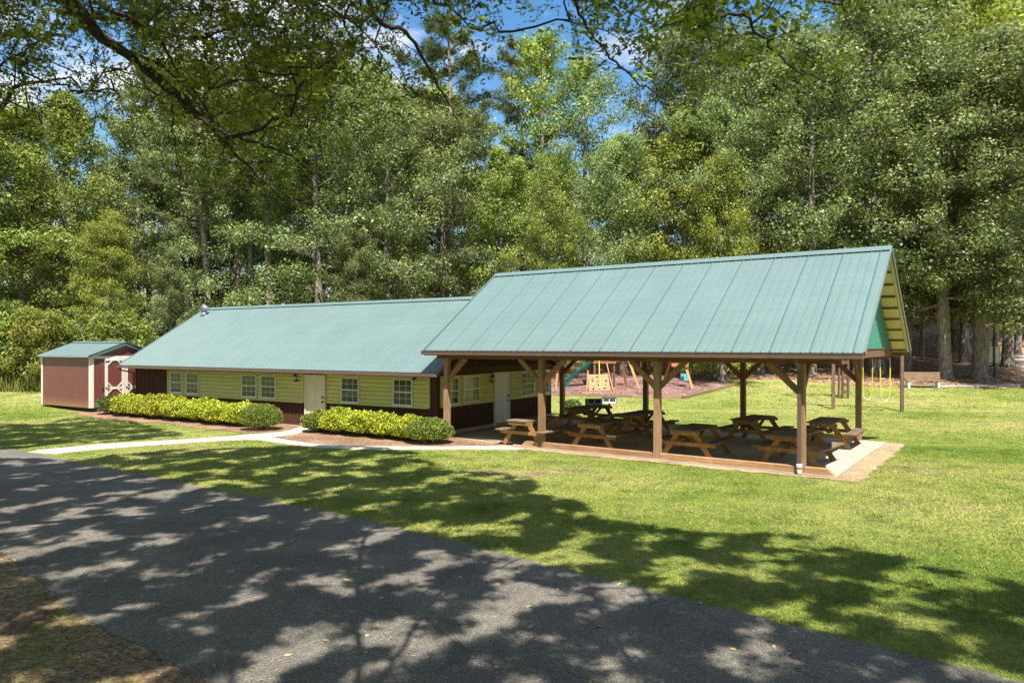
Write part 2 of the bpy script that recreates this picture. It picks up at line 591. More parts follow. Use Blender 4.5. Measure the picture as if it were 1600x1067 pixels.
M['boxwood'] = mat_leaf('round_bush', (.05, .072, .012), (.13, .16, .024), (.24, .27, .045), .2, val=.12, spec=.25)
M['darkbush'] = mat_leaf('dark_bush', (.05, .075, .016), (.09, .125, .025), (.15, .18, .04), .25)
M['weed'] = mat_leaf('tall_weeds', (.11, .15, .03), (.22, .26, .06), (.42, .37, .19), .35)

# ------------------------------------------------------------------ terrain
def zt(x, y):
    x = np.asarray(x, float); y = np.asarray(y, float)
    t = np.maximum(0, y - 33)
    k = np.clip(.8 + .2 * (x + 30) / 40, .6, 1)
    return (.07 * np.minimum(t, 58) + .0012 * np.minimum(t, 58) ** 2 + .02 * np.maximum(0, t - 58)) * k


def z1(x, y):
    return float(zt(x, y))


def grid_sheet(name, mat, xs, ys, inside=None, dz=0.0, wob=None):
    X, Y = np.meshgrid(xs, ys)
    Z = zt(X, Y) + dz
    if wob is not None:
        Z = Z + wob(X, Y)
    nx, ny = len(xs), len(ys)
    V = np.stack([X.ravel(), Y.ravel(), Z.ravel()], 1)
    i, j = np.meshgrid(np.arange(nx - 1), np.arange(ny - 1))
    a = (j * nx + i).ravel()
    F = np.stack([a, a + 1, a + nx + 1, a + nx], 1)
    if inside is not None:
        C = V[F].mean(1)
        F = F[inside(C[:, 0], C[:, 1])]
        used, inv = np.unique(F, return_inverse=True)
        V = V[used]
        F = inv.reshape(F.shape)
    return np_mesh(name, V, F, mat, smooth=True)


def vnoise(x, y, s=1.0, seed=0):
    """cheap smooth noise in [-1,1]"""
    out = 0
    r_ = np.random.default_rng(seed)
    for k in range(7):
        a = r_.uniform(0, 6.28); f_ = s * (1.7 ** k) * .5; p = r_.uniform(0, 6.28); p2 = r_.uniform(0, 6.28)
        out = out + np.sin((x * math.cos(a) + y * math.sin(a)) * f_ + p + 1.3 * np.sin((-x * math.sin(a) + y * math.cos(a)) * f_ * .8 + p2)) * .8 ** k
    return out / 3


def inpoly(x, y, poly):
    x = np.asarray(x); y = np.asarray(y)
    r_ = np.zeros(x.shape, bool)
    n = len(poly)
    for i in range(n):
        x0, y0 = poly[i]; x1, y1 = poly[(i + 1) % n]
        c = (y0 > y) != (y1 > y)
        with np.errstate(divide='ignore', invalid='ignore'):
            r_ ^= c & (x < (x1 - x0) * (y - y0) / (y1 - y0 + 1e-12) + x0)
    return r_


xs = np.concatenate([np.arange(-160, -30, 5.), np.arange(-30, 34, .8), np.arange(34, 165, 5.)])
ys = np.concatenate([np.arange(-60, 4, 4.), np.arange(4, 60, .8), np.arange(60, 260, 5.)])
g = grid_sheet('lawn', M['lawn'], xs, ys)
tag(g, 'mown green and yellowish lawn', kind='structure')


def sheet(name, poly, mat, z=.012, jit=0.0, step=.35, thick=0.0, seed=1):
    """flat sheet from an outline, its edge subdivided and jittered; optional thickness"""
    rr_ = random.Random(seed)
    pts = []
    n = len(poly)
    for i in range(n):
        a_, b_ = Vector(poly[i]), Vector(poly[(i + 1) % n])
        k = max(1, int((b_ - a_).length / step)) if jit else 1
        for j in range(k):
            p = a_.lerp(b_, j / k)
            if jit:
                p = p + Vector((rr_.gauss(0, jit), rr_.gauss(0, jit)))
            pts.append(p)
    me = MB()
    nn = len(pts)
    top = [(p.x, p.y, z + z1(p.x, p.y)) for p in pts]
    if thick:
        me.add(top + [(p[0], p[1], p[2] - thick) for p in top], [tuple(range(nn))] + [(i, i + nn, (i + 1) % nn + nn, (i + 1) % nn) for i in range(nn)])
    else:
        me.add(top, [tuple(range(nn))])
    return me.build(name, mat)


ROAD = [(-40.0, 38.5), (-27.5, 30.6), (-14.9, 21.45), (-12.83, 20.0), (-2.44, 12.58), (1.61, 9.12), (4.55, 6.61), (11, 1.3), (24, -9.5), (30, -14.5), (26, -18), (6, -.6), (-2.67, 6.5), (-4.88, 8.2), (-7.59, 10.75), (-20, 20.6), (-34, 31.5), (-42, 37)]
o = sheet('asphalt_road', ROAD, M['asphalt'], .02, .025, .25, .06, 3)
tag(o, 'worn dark asphalt drive in tree shade', kind='structure')
VERGE = [(-2.2, 6.6), (-4.5, 8.5), (-7.2, 11.0), (-11.6, 14.6), (-15, 12), (-9, 3), (3, -6), (6, -.9)]
o = sheet('dirt_verge', VERGE, M['dirt'], .012, .06, .3, 0, 5)
tag(o, 'bare reddish dirt verge with scattered leaves beside the asphalt', kind='structure')

# ------------------------------------------------------------------ frames of the two buildings
TH_P, TH_B = .616, .5519
P4 = Vector((6.856, 17.16, 0))
CB = Vector((-2.503, 24.152, 0))


def fr(origin, th, X, Y, Z=0):
    return Vector((origin.x + X * math.cos(th) + Y * math.sin(th), origin.y - X * math.sin(th) + Y * math.cos(th), Z))


def P(X, Y):
    v = fr(P4, TH_P, X, Y); return (v.x, v.y)


def B(X, Y):
    v = fr(CB, TH_B, X, Y); return (v.x, v.y)


# paths, beds, slab
PATH = [(-13.73, 20.52), (-13.73, 21.02), (-12.75, 22.2), (-11.51, 22.88), (-10.37, 23.5), (-9.56, 24.07), (-8.77, 24.85), (-8.07, 25.39), B(-6.2, -.02), B(-5.2, -.02), (-7.42, 24.58), (-7.86, 24.07), (-7.87, 23.91), (-6.89, 22.96), (-6.12, 22.37), (-4.54, 21.81), (-2.51, 21.74), (-1.16, 21.88), (-.1, 21.75), (.35, 21.2), (.1, 21.05), (-1.12, 21.21), (-2.44, 21.14), (-4.4, 21.14), (-5.89, 21.54), (-7.4, 22.66), (-8.24, 23.34), (-9.18, 23.11), (-9.97, 22.59), (-11.04, 21.95), (-12.13, 21.14), (-12.77, 20.3)]
o = sheet('footpath', PATH, M['walk'], .024, 0, .35, .04)
tag(o, 'narrow pale concrete footpath', kind='structure')
BED1 = [(-18.9, 33.4), (-20.04, 33.1), (-19.16, 32.0), (-16.8, 29.6), (-15.03, 28.87), (-13.27, 27.94), (-10.94, 26.25), (-8.83, 25.02), (-8.1, 25.44), B(-6.3, 0), B(-17.3, 0)]
BED2 = [B(-5.1, 0), (-7.4, 24.7), (-7.82, 24.07), (-6.79, 22.96), (-6.14, 22.44), (-4.56, 21.88), (-2.52, 21.81), (-1.55, 22.01), (-.6, 21.95), P(-8.3, .05), P(-11.4, .5), B(0, 0)]
o = sheet('mulch_bed', BED1, M['straw'], .016, .05, .3, 0, 8)
tag(o, 'reddish pine straw bed under the long hedge', kind='structure')
o = sheet('mulch_bed', BED2, M['straw'], .016, .03, .3, 0, 9)
tag(o, 'reddish pine straw bed under the hedge by the pavilion', kind='structure')
GRAV = [P(1.30, -.36), P(1.34, 7.3), P(.3, 7.55), P(-11.5, 7.55), P(-11.0, 0), P(-8.5, -.5)]
o = sheet('gravel_strip', GRAV, M['gravel'], .014, .06, .25, 0, 4)
tag(o, 'tan gravel strip round the pavilion slab', kind='structure')
SLAB = [P(.78, -.12), P(.80, 7.12), P(-11.55, 7.12), P(-11.3, .9), P(-8.4, .15), P(-8.3, -.12)]
o = sheet('concrete_slab', SLAB, M['concrete'], .05, 0, .3, .08)
tag(o, 'concrete slab under the picnic pavilion', kind='structure')

BARE = [(.55, 17.2, .62, .36), (-.6, 17.45, .7, .26), (1.5, 17.75, .6, .2), (-2.45, 13.75, .5, .14), (-3.9, 15.2, .3, .12), (8.6, 13.6, .28, .13)]
for i, (bx_, by_, ra_, rb_) in enumerate(BARE):
    rr_ = random.Random(40 + i)
    pts_ = []
    for k in range(22):
        t_ = 2 * math.pi * k / 22
        q_ = rr_.uniform(.6, 1.15)
        pts_.append((bx_ + math.cos(t_) * ra_ * q_, by_ + math.sin(t_) * rb_ * q_))
    o = sheet('bare_ground', pts_, M['dirt'], .007, 0)
    tag(o, 'small bare brown patch of soil in the lawn', kind='structure')
# woodland floor and playground
def wood_in(x, y):
    edge = 41.0 + .45 * vnoise(x, y * .3, .7, 4) + np.clip((21 - x) * .8, 0, 3.2) + np.clip((14 - x) * .12, 0, 3)
    return (y > edge) | ((x > 34) & (y > 36))
xs = np.concatenate([np.arange(-160, -30, 4.), np.arange(-30, 40, .4), np.arange(40, 165, 4.)])
ys = np.concatenate([np.arange(34, 62, .3), np.arange(62, 260, 4.)])
g = grid_sheet('woodland_floor', M['litter'], xs, ys, wood_in, .02)
tag(g, 'brown leaf litter on the rising floor of the wood', kind='structure')
PLAYX = [(-6, 39.5), (2.26, 39.3), (8.68, 37.1), (12.88, 41.9), (11.5, 46.8), (-6, 47)]
xs = np.arange(-7, 14, .3); ys = np.arange(36.5, 47.5, .3)
g = grid_sheet('playground_mulch', M['mulch'], xs, ys, lambda x, y: inpoly(x, y, PLAYX), .035)
tag(g, 'purple brown mulch of the playground', kind='structure')
WP = [(21.8, 41.3), (24, 41.6), (27, 42.2), (31, 43.0), (36, 43.6), (44, 44.5), (44, 43.2), (36, 42.2), (31, 41.7), (27, 41.2), (24, 41.0)]
xs = np.arange(21, 44, .3); ys = np.arange(40.5, 45, .2)
g = grid_sheet('woodland_path', M['pathgravel'], xs, ys, lambda x, y: inpoly(x, y + .15 * vnoise(x, y, 2, 9), WP), .04)
tag(g, 'pale gravel path bending into the wood', kind='structure')
WP2 = [(33, 50), (40, 49), (60, 50), (60, 56), (42, 57), (36, 55)]
g = grid_sheet('woodland_path', M['pathgravel'], np.arange(32, 60, .4), np.arange(48, 58, .4), lambda x, y: inpoly(x, y + .4 * vnoise(x, y, 1, 19), WP2), .04)
tag(g, 'pale clearing further up the wooded slope', kind='structure')

# ------------------------------------------------------------------ roof slope builder
def ribbed_slope(x0, x1, ya, za, yb, zb, pitch=.2286, h=.028, w=.055, thick=.012, seam=4, minor=2):
    """ribs run from (ya,za) eave to (yb,zb) ridge; local frame"""
    d = Vector((0, yb - ya, zb - za)).normalized()
    nrm = Vector((0, -d.z, d.y))
    if nrm.z < 0: nrm = -nrm
    prof = [(x0, 0)]
    n = int((x1 - x0) / pitch)
    for i in range(n + 1):
        c = x0 + .06 + i * pitch
        if c + w > x1: break
        hh = h if i % seam else h * 1.2
        prof += [(c - w / 2, 0), (c - w / 5, hh), (c + w / 5, hh), (c + w / 2, 0)]
        for k in range(minor):
            c2 = c + pitch * (k + 1) / (minor + 1)
            if c2 + .02 < x1:
                prof += [(c2 - .018, 0), (c2, .004), (c2 + .018, 0)]
    prof.append((x1, 0))
    mb = MB()
    vv = []
    for (yy, zz_) in ((ya, za), (yb, zb)):
        for (x, hh) in prof:
            vv.append(Vector((x, yy, zz_)) + nrm * hh)
    k = len(prof)
    ff = [(i, i + 1, k + i + 1, k + i) for i in range(k - 1)]
    mb.add(vv, ff)
    # under sheet
    vv = [Vector((x, yy, zz_)) - nrm * thick for (yy, zz_) in ((ya, za), (yb, zb)) for x in (x0, x1)]
    mb.add(vv, [(0, 2, 3, 1)])
    return mb


def seam_lines(x0, x1, ya, za, yb, zb, pitch, seam=4):
    d = Vector((0, yb - ya, zb - za)).normalized()
    nrm = Vector((0, -d.z, d.y))
    if nrm.z < 0: nrm = -nrm
    mb = MB()
    i = 0
    while True:
        c = x0 + .06 + i * pitch
        if c > x1 - .05: break
        if i % seam == 0:
            a_ = Vector((c - .030, ya, za)) + nrm * .004
            b_ = Vector((c - .030, yb, zb)) + nrm * .004
            mb.bar(a_, b_, .012, .010, (1, 0, 0))
        i += 1
    return mb

# ------------------------------------------------------------------ PAVILION
pav = empty('picnic_pavilion', P4, -TH_P)
tag(pav, 'open picnic pavilion with high green metal roof on wooden posts', 'pavilion')
W_ = 7.17
EZ, SL, RY = 2.885, .7035, W_ / 2
XL, XR = -11.66, 1.42
EYf, EYb = -.364, W_ + .364
RZ = EZ + SL * (RY - EYf)


def roofz(Y, off=0):
    return EZ + SL * ((Y - EYf) if Y < RY else (EYb - Y)) - off


for ya in (EYf, EYb):
    ribbed_slope(XL, XR, ya, EZ, RY, RZ, h=.016, w=.04, minor=1).build('roof_panel', M['roof'], pav)
rp = seam_lines(XL, XR, EYf, EZ, RY, RZ, .2286, 4).build('panel_seam', M['roof_dark'], pav)
# ridge cap, rake trims
mb = MB()
for s in (-1, 1):
    mb.bar((XL - .01, RY + s * .1, RZ - .07 + .045), (XR + .01, RY + s * .1, RZ - .07 + .045), .23, .008, (0, s * 1, -SL))
mb.build('ridge_cap', M['roof'], pav)
for X in (XL + .0, XR - .0):
    for ya in (EYf, EYb):
        mb = MB().bar((X, ya, EZ - .02), (X, RY, RZ - .02), .03, .11, (1, 0, 0))
        mb.build('rake_trim', M['roof'], pav)
# ceiling boards under the metal and purlins, rafters
off = .05
for ya in (EYf + .02, EYb - .02):
    mb = MB()
    n_ = Vector((0, -SL, 1)).normalized() if ya < RY else Vector((0, SL, 1)).normalized()
    x = XL + .02
    while x < XR - .03:
        x2 = min(x + .405, XR - .015)
        a_, b_ = Vector((0, ya, EZ - .055)), Vector((0, RY, RZ - .055))
        mb.add([Vector((x, 0, 0)) + a_, Vector((x2 - .012, 0, 0)) + a_, Vector((x2 - .012, 0, 0)) + b_, Vector((x, 0, 0)) + b_], [(0, 1, 2, 3)])
        x = x2
    mb.build('ceiling_board', M['cream_ceiling'], pav)
for s in (0, 1):
    for k in range(9):
        t_ = (k + .35) / 9
        Y = EYf + (RY - EYf) * t_
        if s: Y = W_ - Y
        zz_ = roofz(Y) - .10
        MB().bar((XL + .1, Y, zz_), (XR - .12, Y, zz_), .04, .055, (0, 1, 0)).build('purlin', M['beam'], pav)
# posts
front_x = [0, -3.66, -7.32, -10.98]
pw = .165
for X in front_x:
    for Y in (0, W_):
        mb = MB().box(X - pw / 2, Y - pw / 2, 0, X + pw / 2, Y + pw / 2, 2.62)
        po = mb.build('post', M['post'], pav)
        for s in (-1, 1):
            if X == 0 and s > 0: continue
            if X == -10.98 and s < 0: continue
            MB().bar((X + s * (pw / 2 - .04), Y, 1.93), (X + s * .78, Y, 2.635), .09, .14, (0, 1, 0)).build('knee_brace', M['brace'], po)
        if X in (0, -10.98):
            s = 1 if Y == 0 else -1
            MB().bar((X, Y + s * (pw / 2 - .04), 1.93), (X, Y + s * .78, 2.635), .09, .14, (1, 0, 0)).build('knee_brace', M['brace'], po)
for Y in (-.0, W_):
    MB().box(-11.35, Y - .075, 2.622, .86, Y + .075, 2.862).build('eave_beam', M['beam'], pav)
for X in (0, -3.66, -7.32, -10.98):
    MB().box(X - .07, .078, 2.66, X + .07, W_ - .078, 2.86).build('tie_beam', M['beam'], pav)
# right gable wall on its beam
mb = MB()
GX = .88
prof_ = []
yy = .1
while yy < W_ - .12:
    for dy_, ox_ in ((0, 0), (.16, 0), (.18, .016), (.21, .016), (.229, 0)):
        prof_.append((min(yy + dy_, W_ - .1), ox_))
    yy += .2291
kk_ = len(prof_)
mb.add([(GX + ox_, y_, 2.96) for y_, ox_ in prof_] + [(GX + ox_, y_, roofz(y_, .07)) for y_, ox_ in prof_], [(i, i + 1, kk_ + i + 1, kk_ + i) for i in range(kk_ - 1)])
mb.build('gable_panel', M['gable'], pav)
mb = MB()
mb.add([(GX - .012, -.1, 2.96), (GX - .012, W_ + .1, 2.96), (GX - .012, RY, roofz(RY, .075))], [(0, 2, 1)])
mb.build('gable_lining', M['cream_ceiling'], pav)
MB().box(GX - .09, -.18, 2.725, GX + .03, W_ + .18, 2.958).build('gable_beam', M['beam'], pav)
MB().box(GX + .031, .1, 2.955, GX + .05, W_ - .1, 2.985).build('gable_flashing', M['gable'], pav)
# left gable, brown boards above the neighbour's roof
mb = MB()
mb.add([(-11.5, .0, 2.9), (-11.5, W_, 2.9), (-11.5, RY, roofz(RY, .075))], [(0, 1, 2)])
mb.build('gable_panel', M['brown'], pav)
# gutters, fascia
for s, Y in ((-1, EYf), (1, EYb)):
    y0, y1 = (Y - .115, Y + .005) if s < 0 else (Y - .005, Y + .115)
    mb = MB().box(XL - .02, y0, EZ - .135, XR - .02, y1, EZ - .02)
    mb.box(XL - .02, y0 - .008, EZ - .03, XR - .02, y0 + .006, EZ - .008)
    mb.build('gutter', M['brown_trim'], pav)
    y2, y3 = (Y + .008, Y + .04) if s < 0 else (Y - .04, Y - .008)
    MB().box(XL, y2, EZ - .16, XR - .06, y3, EZ - .02).build('fascia', M['beam'], pav)
# downspout on the right front post
mb = MB()
mb.bar((-.02, -.41, EZ - .13), (-.02, -.40, EZ - .22), .075, .06, (1, 0, 0))
mb.bar((-.02, -.41, EZ - .20), (-.02, -.15, EZ - .42), .075, .06, (1, 0, 0))
mb.bar((-.02, -.15, EZ - .38), (-.02, -.15, .26), .085, .065, (1, 0, 0))
ds = mb.build('downspout', M['brown_trim'], pav)
mb = MB().tube([(-.02, -.15, .0), (-.02, -.15, .16)], .05, 14).tube([(-.02, -.15, .16), (-.02, -.15, .27)], .062, 14)
mb.build('drain_pipe', M['white'], ds, True)

# ------------------------------------------------------------------ edge timbers
def timber(x0, x1, a=0, b_=0, lab=''):
    mb = MB()
    y0, y1, z0, z1_ = -.085, .085, .052, .235
    vv = [(x0, y0, z0), (x1, y0, z0), (x1, y1, z0), (x0, y1, z0), (x0 + a, y0, z1_), (x1 - b_, y0, z1_), (x1 - b_, y1, z1_), (x0 + a, y1, z1_)]
    mb.add(vv, [(3, 2, 1, 0), (4, 5, 6, 7), (0, 1, 5, 4), (1, 2, 6, 5), (2, 3, 7, 6), (3, 0, 4, 7)])
    o = mb.build('edge_timber', M['timber'])
    o.location = P4 + Vector((0, 0, -.04)); o.rotation_euler = (0, 0, -TH_P)
    tag(o, lab, 'timber', 'timbers along the front of the pavilion slab')


timber(-8.06, -7.41, .2, 0, 'short edge timber with cut end left of the second front post')
timber(-7.23, -3.75, 0, 0, 'long edge timber between the second and third front pavilion posts')
timber(-3.57, -.09, 0, 0, 'long edge timber ending at the downspout of the pavilion')
timber(.09, .78, 0, .2, 'short slant cut edge timber at the right end of the slab')

# ------------------------------------------------------------------ LODGE (long low building)
bld = empty('lodge_building', CB, -TH_B)
tag(bld, 'long low lodge with green metal roof, yellow lap siding and brown base', 'building')
BL, BW = -17.35, 7.95
bEZ, bRZ, bEY = 2.15, 4.9, .5
bSL = (bRZ - bEZ) / (BW / 2 + bEY)


def broof(Y, off=0):
    return bEZ + bSL * ((Y + bEY) if Y < BW / 2 else (BW + bEY - Y)) - off


rxl, rxr = -17.8, .45
for ya in (-bEY, BW + bEY):
    ribbed_slope(rxl, rxr, ya, bEZ, BW / 2, bRZ, h=.010, w=.035, minor=1).build('roof_panel', M['roof'], bld)
mb = MB()
for s in (-1, 1):
    mb.bar((rxl - .01, BW / 2 + s * .1, bRZ - .058 + .04), (rxr, BW / 2 + s * .1, bRZ - .058 + .04), .23, .008, (0, s * 1, -bSL))
mb.build('ridge_cap', M['roof'], bld)
for X in (rxl, rxr):
    for ya in (-bEY, BW + bEY):
        MB().bar((X, ya, bEZ - .02), (X, BW / 2, bRZ - .02), .03, .11, (1, 0, 0)).build('rake_trim', M['roof'], bld)
for s, Y in ((-1, -bEY), (1, BW + bEY)):
    y0, y1 = (Y - .11, Y + .005) if s < 0 else (Y - .005, Y + .11)
    MB().box(rxl - .05, y0, bEZ - .13, rxr - .02, y1, bEZ - .02).build('gutter', M['brown_trim'], bld)
    y2, y3 = (Y + .01, -.002) if s < 0 else (BW + .002, Y - .01)
    MB().box(rxl + .05, min(y2, y3), bEZ - .12, rxr - .05, max(y2, y3), bEZ - .10).build('soffit', M['brown_trim'], bld)


def batten_wall(p0, ux, length, outn, ztop_fn, z0=0.0, step=.2):
    """brown boards with battens; ztop_fn(s)"""
    mb = MB()
    p0, ux, outn = Vector(p0), Vector(ux), Vector(outn)
    n = max(1, int(length / .5))
    for i in range(n):
        s0, s1 = length * i / n, length * (i + 1) / n
        mb.add([p0 + ux * s0 + Vector((0, 0, z0)), p0 + ux * s1 + Vector((0, 0, z0)), p0 + ux * s1 + Vector((0, 0, ztop_fn(s1))), p0 + ux * s0 + Vector((0, 0, ztop_fn(s0)))], [(0, 1, 2, 3)])
    s_ = step / 2
    while s_ < length - .03:
        q = p0 + ux * s_ + outn * .012
        mb.bar(q + Vector((0, 0, z0 + .002)), q + Vector((0, 0, ztop_fn(s_) - .005)), .05, .024, ux)
        s_ += step
    return mb


batten_wall((BL, 0, 0), (1, 0, 0), -BL, (0, -1, 0), lambda s: bEZ - .1 - (-.0)).build('front_wall', M['brown'], bld)
batten_wall((0, 0, 0), (0, 1, 0), BW, (1, 0, 0), lambda s: broof(s, .06)).build('side_wall', M['brown'], bld)
batten_wall((BL, BW, 0), (0, -1, 0), BW, (-1, 0, 0), lambda s: broof(BW - s, .06)).build('side_wall', M['brown'], bld)
batten_wall((0, BW, 0), (-1, 0, 0), -BL, (0, 1, 0), lambda s: bEZ - .1).build('back_wall', M['brown'], bld)
MB().box(.0, .02, 0, .07, BW, .14).build('footing', M['concrete'], bld)
MB().box(-.2, -.045, 0, .045, -.003, 2.04).box(.003, -.003, 0.14, .045, .1, 2.05).build('corner_board', M['brown'], bld)


def lap(p0, ux, length, outn, z0, z1_, course=.165):
    mb = MB()
    p0, ux, outn = Vector(p0), Vector(ux), Vector(outn)
    n = int(round((z1_ - z0) / course))
    h = (z1_ - z0) / n
    prof = []
    for i in range(n):
        zb = z0 + i * h
        prof += [(zb, .028), (zb + .012, .080), (zb + h * .5, .076), (zb + h * .78, .052), (zb + h - .001, .028)]
    prof = [(z0, .014)] + prof + [(z1_, .014)]
    k = len(prof)
    vv = [p0 + ux * s_ + outn * o_ + Vector((0, 0, z)) for s_ in (0, length) for z, o_ in prof]
    mb.add(vv, [(i, k + i, k + i + 1, i + 1) for i in range(k - 1)] + [tuple(range(k)), tuple(range(k, 2 * k))[::-1]])
    return mb


def trimbox(p0, ux, s0, s1, outn, z0, z1_, o0, o1):
    p0, ux, outn = Vector(p0), Vector(ux), Vector(outn)
    c = [p0 + ux * s_ + outn * o_ + Vector((0, 0, z)) for z in (z0, z1_) for s_, o_ in ((s0, o0), (s1, o0), (s1, o1), (s0, o1))]
    return c, [(3, 2, 1, 0), (4, 5, 6, 7), (0, 1, 5, 4), (1, 2, 6, 5), (2, 3, 7, 6), (3, 0, 4, 7)]


FRONT = ((0, 0, 0), (1, 0, 0), (0, -1, 0))
SIDE = ((0, 0, 0), (0, 1, 0), (1, 0, 0))


def lap_panel(wall, s0, s1, z0, z1_):
    p0, ux, on = map(Vector, wall)
    lap(p0 + ux * s0, ux, s1 - s0, on, z0 + .05, z1_ - .03).build('lap_siding', M['lap'], bld)
    mb = MB()
    for a in ((s0 - .05, s0, z0, z1_ + .03), (s1, s1 + .05, z0, z1_ + .03), (s0, s1, z0 - .03, z0 + .049), (s0, s1, z1_ - .029, z1_ + .03)):
        mb.add(*trimbox(p0, ux, a[0], a[1], on, a[2], a[3], .014, .09))
    mb.build('panel_trim', M['lap'], bld)


lap_panel(FRONT, -14.74, -6.30, .90, 1.93)
lap_panel(FRONT, -4.98, -.30, .95, 1.94)
lap_panel(SIDE, .17, 3.34, .98, 1.98)
lap_panel(SIDE, 4.62, 7.68, .98, 2.0)
mb = MB()
mb.add(*trimbox((0, 0, 0), (0, 1, 0), .02, BW, (1, 0, 0), 2.05, 2.27, .026, .05))
mb.build('band_board', M['brown'], bld)


def window(wall, s0, s1, z0, z1_, curtain=False):
    p0, ux, on = map(Vector, wall)
    w = .035
    mb = MB()
    for a in ((s0, s0 + w, z0, z1_), (s1 - w, s1, z0, z1_), (s0 + w, s1 - w, z0, z0 + w), (s0 + w, s1 - w, z1_ - w, z1_)):
        mb.add(*trimbox(p0, ux, a[0], a[1], on, a[2], a[3], .045, .115))
    wf = mb.build('window', M['white'], bld)
    zm = (z0 + z1_) / 2
    mb = MB()
    mb.add(*trimbox(p0, ux, s0 + w, s1 - w, on, zm - .02, zm + .02, .086, .108))
    for (za, zb, oo) in ((z0 + w, zm - .02, .096), (zm + .02, z1_ - w, .1)):
        for i in (1, 2):
            s_ = s0 + (s1 - s0) * i / 3
            mb.add(*trimbox(p0, ux, s_ - .006, s_ + .006, on, za, zb, .086, oo))
        zc = (za + zb) / 2
        mb.add(*trimbox(p0, ux, s0 + w, s1 - w, on, zc - .006, zc + .006, .087, oo + .001))
    mb.build('sash', M['white'], wf)
    mb = MB()
    c, f_ = trimbox(p0, ux, s0 + w - .005, s1 - w + .005, on, z0 + w - .005, z1_ - w + .005, .04, .083)
    mb.add(c, f_)
    mb.build('pane', M['glass'], wf)
    if curtain:
        mb = MB()
        mb.add(*trimbox(p0, ux, s0 + w, s0 + (s1 - s0) * curtain, on, z0 + w, z1_ - w, .05, .0848))
        mb.build('curtain', M['curtain'], wf)
    mb = MB()
    mb.add(*trimbox(p0, ux, s0 - .02, s1 + .02, on, z0 - .035, z0 - .001, .045, .13))
    mb.build('sill', M['white'], wf)


for a_, b_ in ((-14.51, -13.71), (-13.37, -12.56), (-9.78, -8.9), (-8.62, -7.78)):
    window(FRONT, a_, b_, .99, 1.875)
for a_, b_ in ((-4.28, -3.42), (-1.82, -.97)):
    window(FRONT, a_, b_, .995, 1.895)
window(SIDE, .25, 1.12, 1.04, 1.95, .6)
window(SIDE, 1.42, 2.39, 1.06, 1.95, .62)
window(SIDE, 5.3, 6.31, 1.05, 1.97)
window(SIDE, 6.63, 7.58, 1.05, 1.97)


def door(wall, s0, s1, h, mat, knob_right=True):
    p0, ux, on = map(Vector, wall)
    mb = MB()
    for a in ((s0, s0 + .06, 0, h), (s1 - .06, s1, 0, h), (s0 + .06, s1 - .06, h - .06, h)):
        mb.add(*trimbox(p0, ux, a[0], a[1], on, a[2], a[3], .014, .09))
    fr_ = mb.build('door', mat, bld)
    mb = MB()
    a0, a1 = s0 + .062, s1 - .062
    mb.add(*trimbox(p0, ux, a0, a1, on, .03, h - .065, .02, .06))
    ww = a1 - a0
    rows = ((.15, .75), (.85, 1.45), (1.52, 1.78))
    for (za, zb) in rows:
        for k in (0, 1):
            q0 = a0 + ww * (.12 + .41 * k); q1 = q0 + ww * .33
            for r_ in ((q0, q1, za, za + .02), (q0, q1, zb - .02, zb), (q0, q0 + .02, za + .021, zb - .021), (q1 - .02, q1, za + .021, zb - .021)):
                mb.add(*trimbox(p0, ux, r_[0], r_[1], on, r_[2], r_[3], .058, .068))
    mb.build('door_leaf', mat, fr_)
    ks = a1 - .07 if knob_right else a0 + .07
    k = p0 + ux * ks
    mb = MB()
    for z in (.95, 1.12):
        q = k + Vector((0, 0, z))
        mb.tube([q + on * .055, q + on * .085, q + on * .1, q + on * .13, q + on * .145], [.03, .03, .014, .032, .01], 10)
    mb.build('handle', M['black'], fr_, True)


door(FRONT, -6.2, -5.1, 1.95, M['cream'], True)
door(SIDE, 3.42, 4.5, 2.03, M['white'], True)


def lantern(wall, s_, z):
    p0, ux, on = map(Vector, wall)
    c = p0 + ux * s_ + Vector((0, 0, z))
    mb = MB()
    mb.tube([c + on * .05, c + on * .07], [.06, .05], 10)
    q = c + on * .17 + Vector((0, 0, .08))
    mb.tube([c + on * .06, c + on * .14 + Vector((0, 0, -.04)), q + Vector((0, 0, -.13))], .012, 6)
    mb.tube([q + Vector((0, 0, -.14)), q + Vector((0, 0, -.09)), q + Vector((0, 0, -.07))], [.015, .05, .052], 8)
    mb.tube([q + Vector((0, 0, .07)), q + Vector((0, 0, .1)), q + Vector((0, 0, .17)), q + Vector((0, 0, .21))], [.075, .065, .02, .012], 8)
    for k in range(6):
        t_ = k * math.pi / 3
        e = Vector((math.cos(t_) * .055, math.sin(t_) * .055, 0))
        mb.tube([q + e * .9 + Vector((0, 0, -.08)), q + e * 1.15 + Vector((0, 0, .08))], .006, 4)
    l_ = mb.build('wall_lantern', M['black'], bld)
    MB().tube([q + Vector((0, 0, -.07)), q + Vector((0, 0, .07))], [.045, .055], 8).build('lamp_glass', M['lampglass'], l_)


lantern(FRONT, -6.62, 1.72)
lantern(SIDE, 3.13, 1.72)


def flood(c, d):
    c = Vector(c)
    mb = MB()
    mb.tube([c, c + Vector((0, 0, -.05))], .05, 10)
    mb.tube([c + Vector((0, 0, -.03)), c + Vector(d) * .09], .015, 6)
    a_ = c + Vector(d) * .09
    mb.tube([a_, a_ + Vector(d) * .05, a_ + Vector(d) * .15], [.025, .03, .058], 10)
    fl = mb.build('floodlight', M['black'], bld, True)
    MB().tube([a_ + Vector(d) * .15, a_ + Vector(d) * .165], [.055, .05], 10).build('lens', M['lampglass'], fl)


flood((-.62, -.2, bEZ - .121), (-.75, -.35, -.55))
flood((.25, 8.1, 1.9), (.6, .4, -.6))
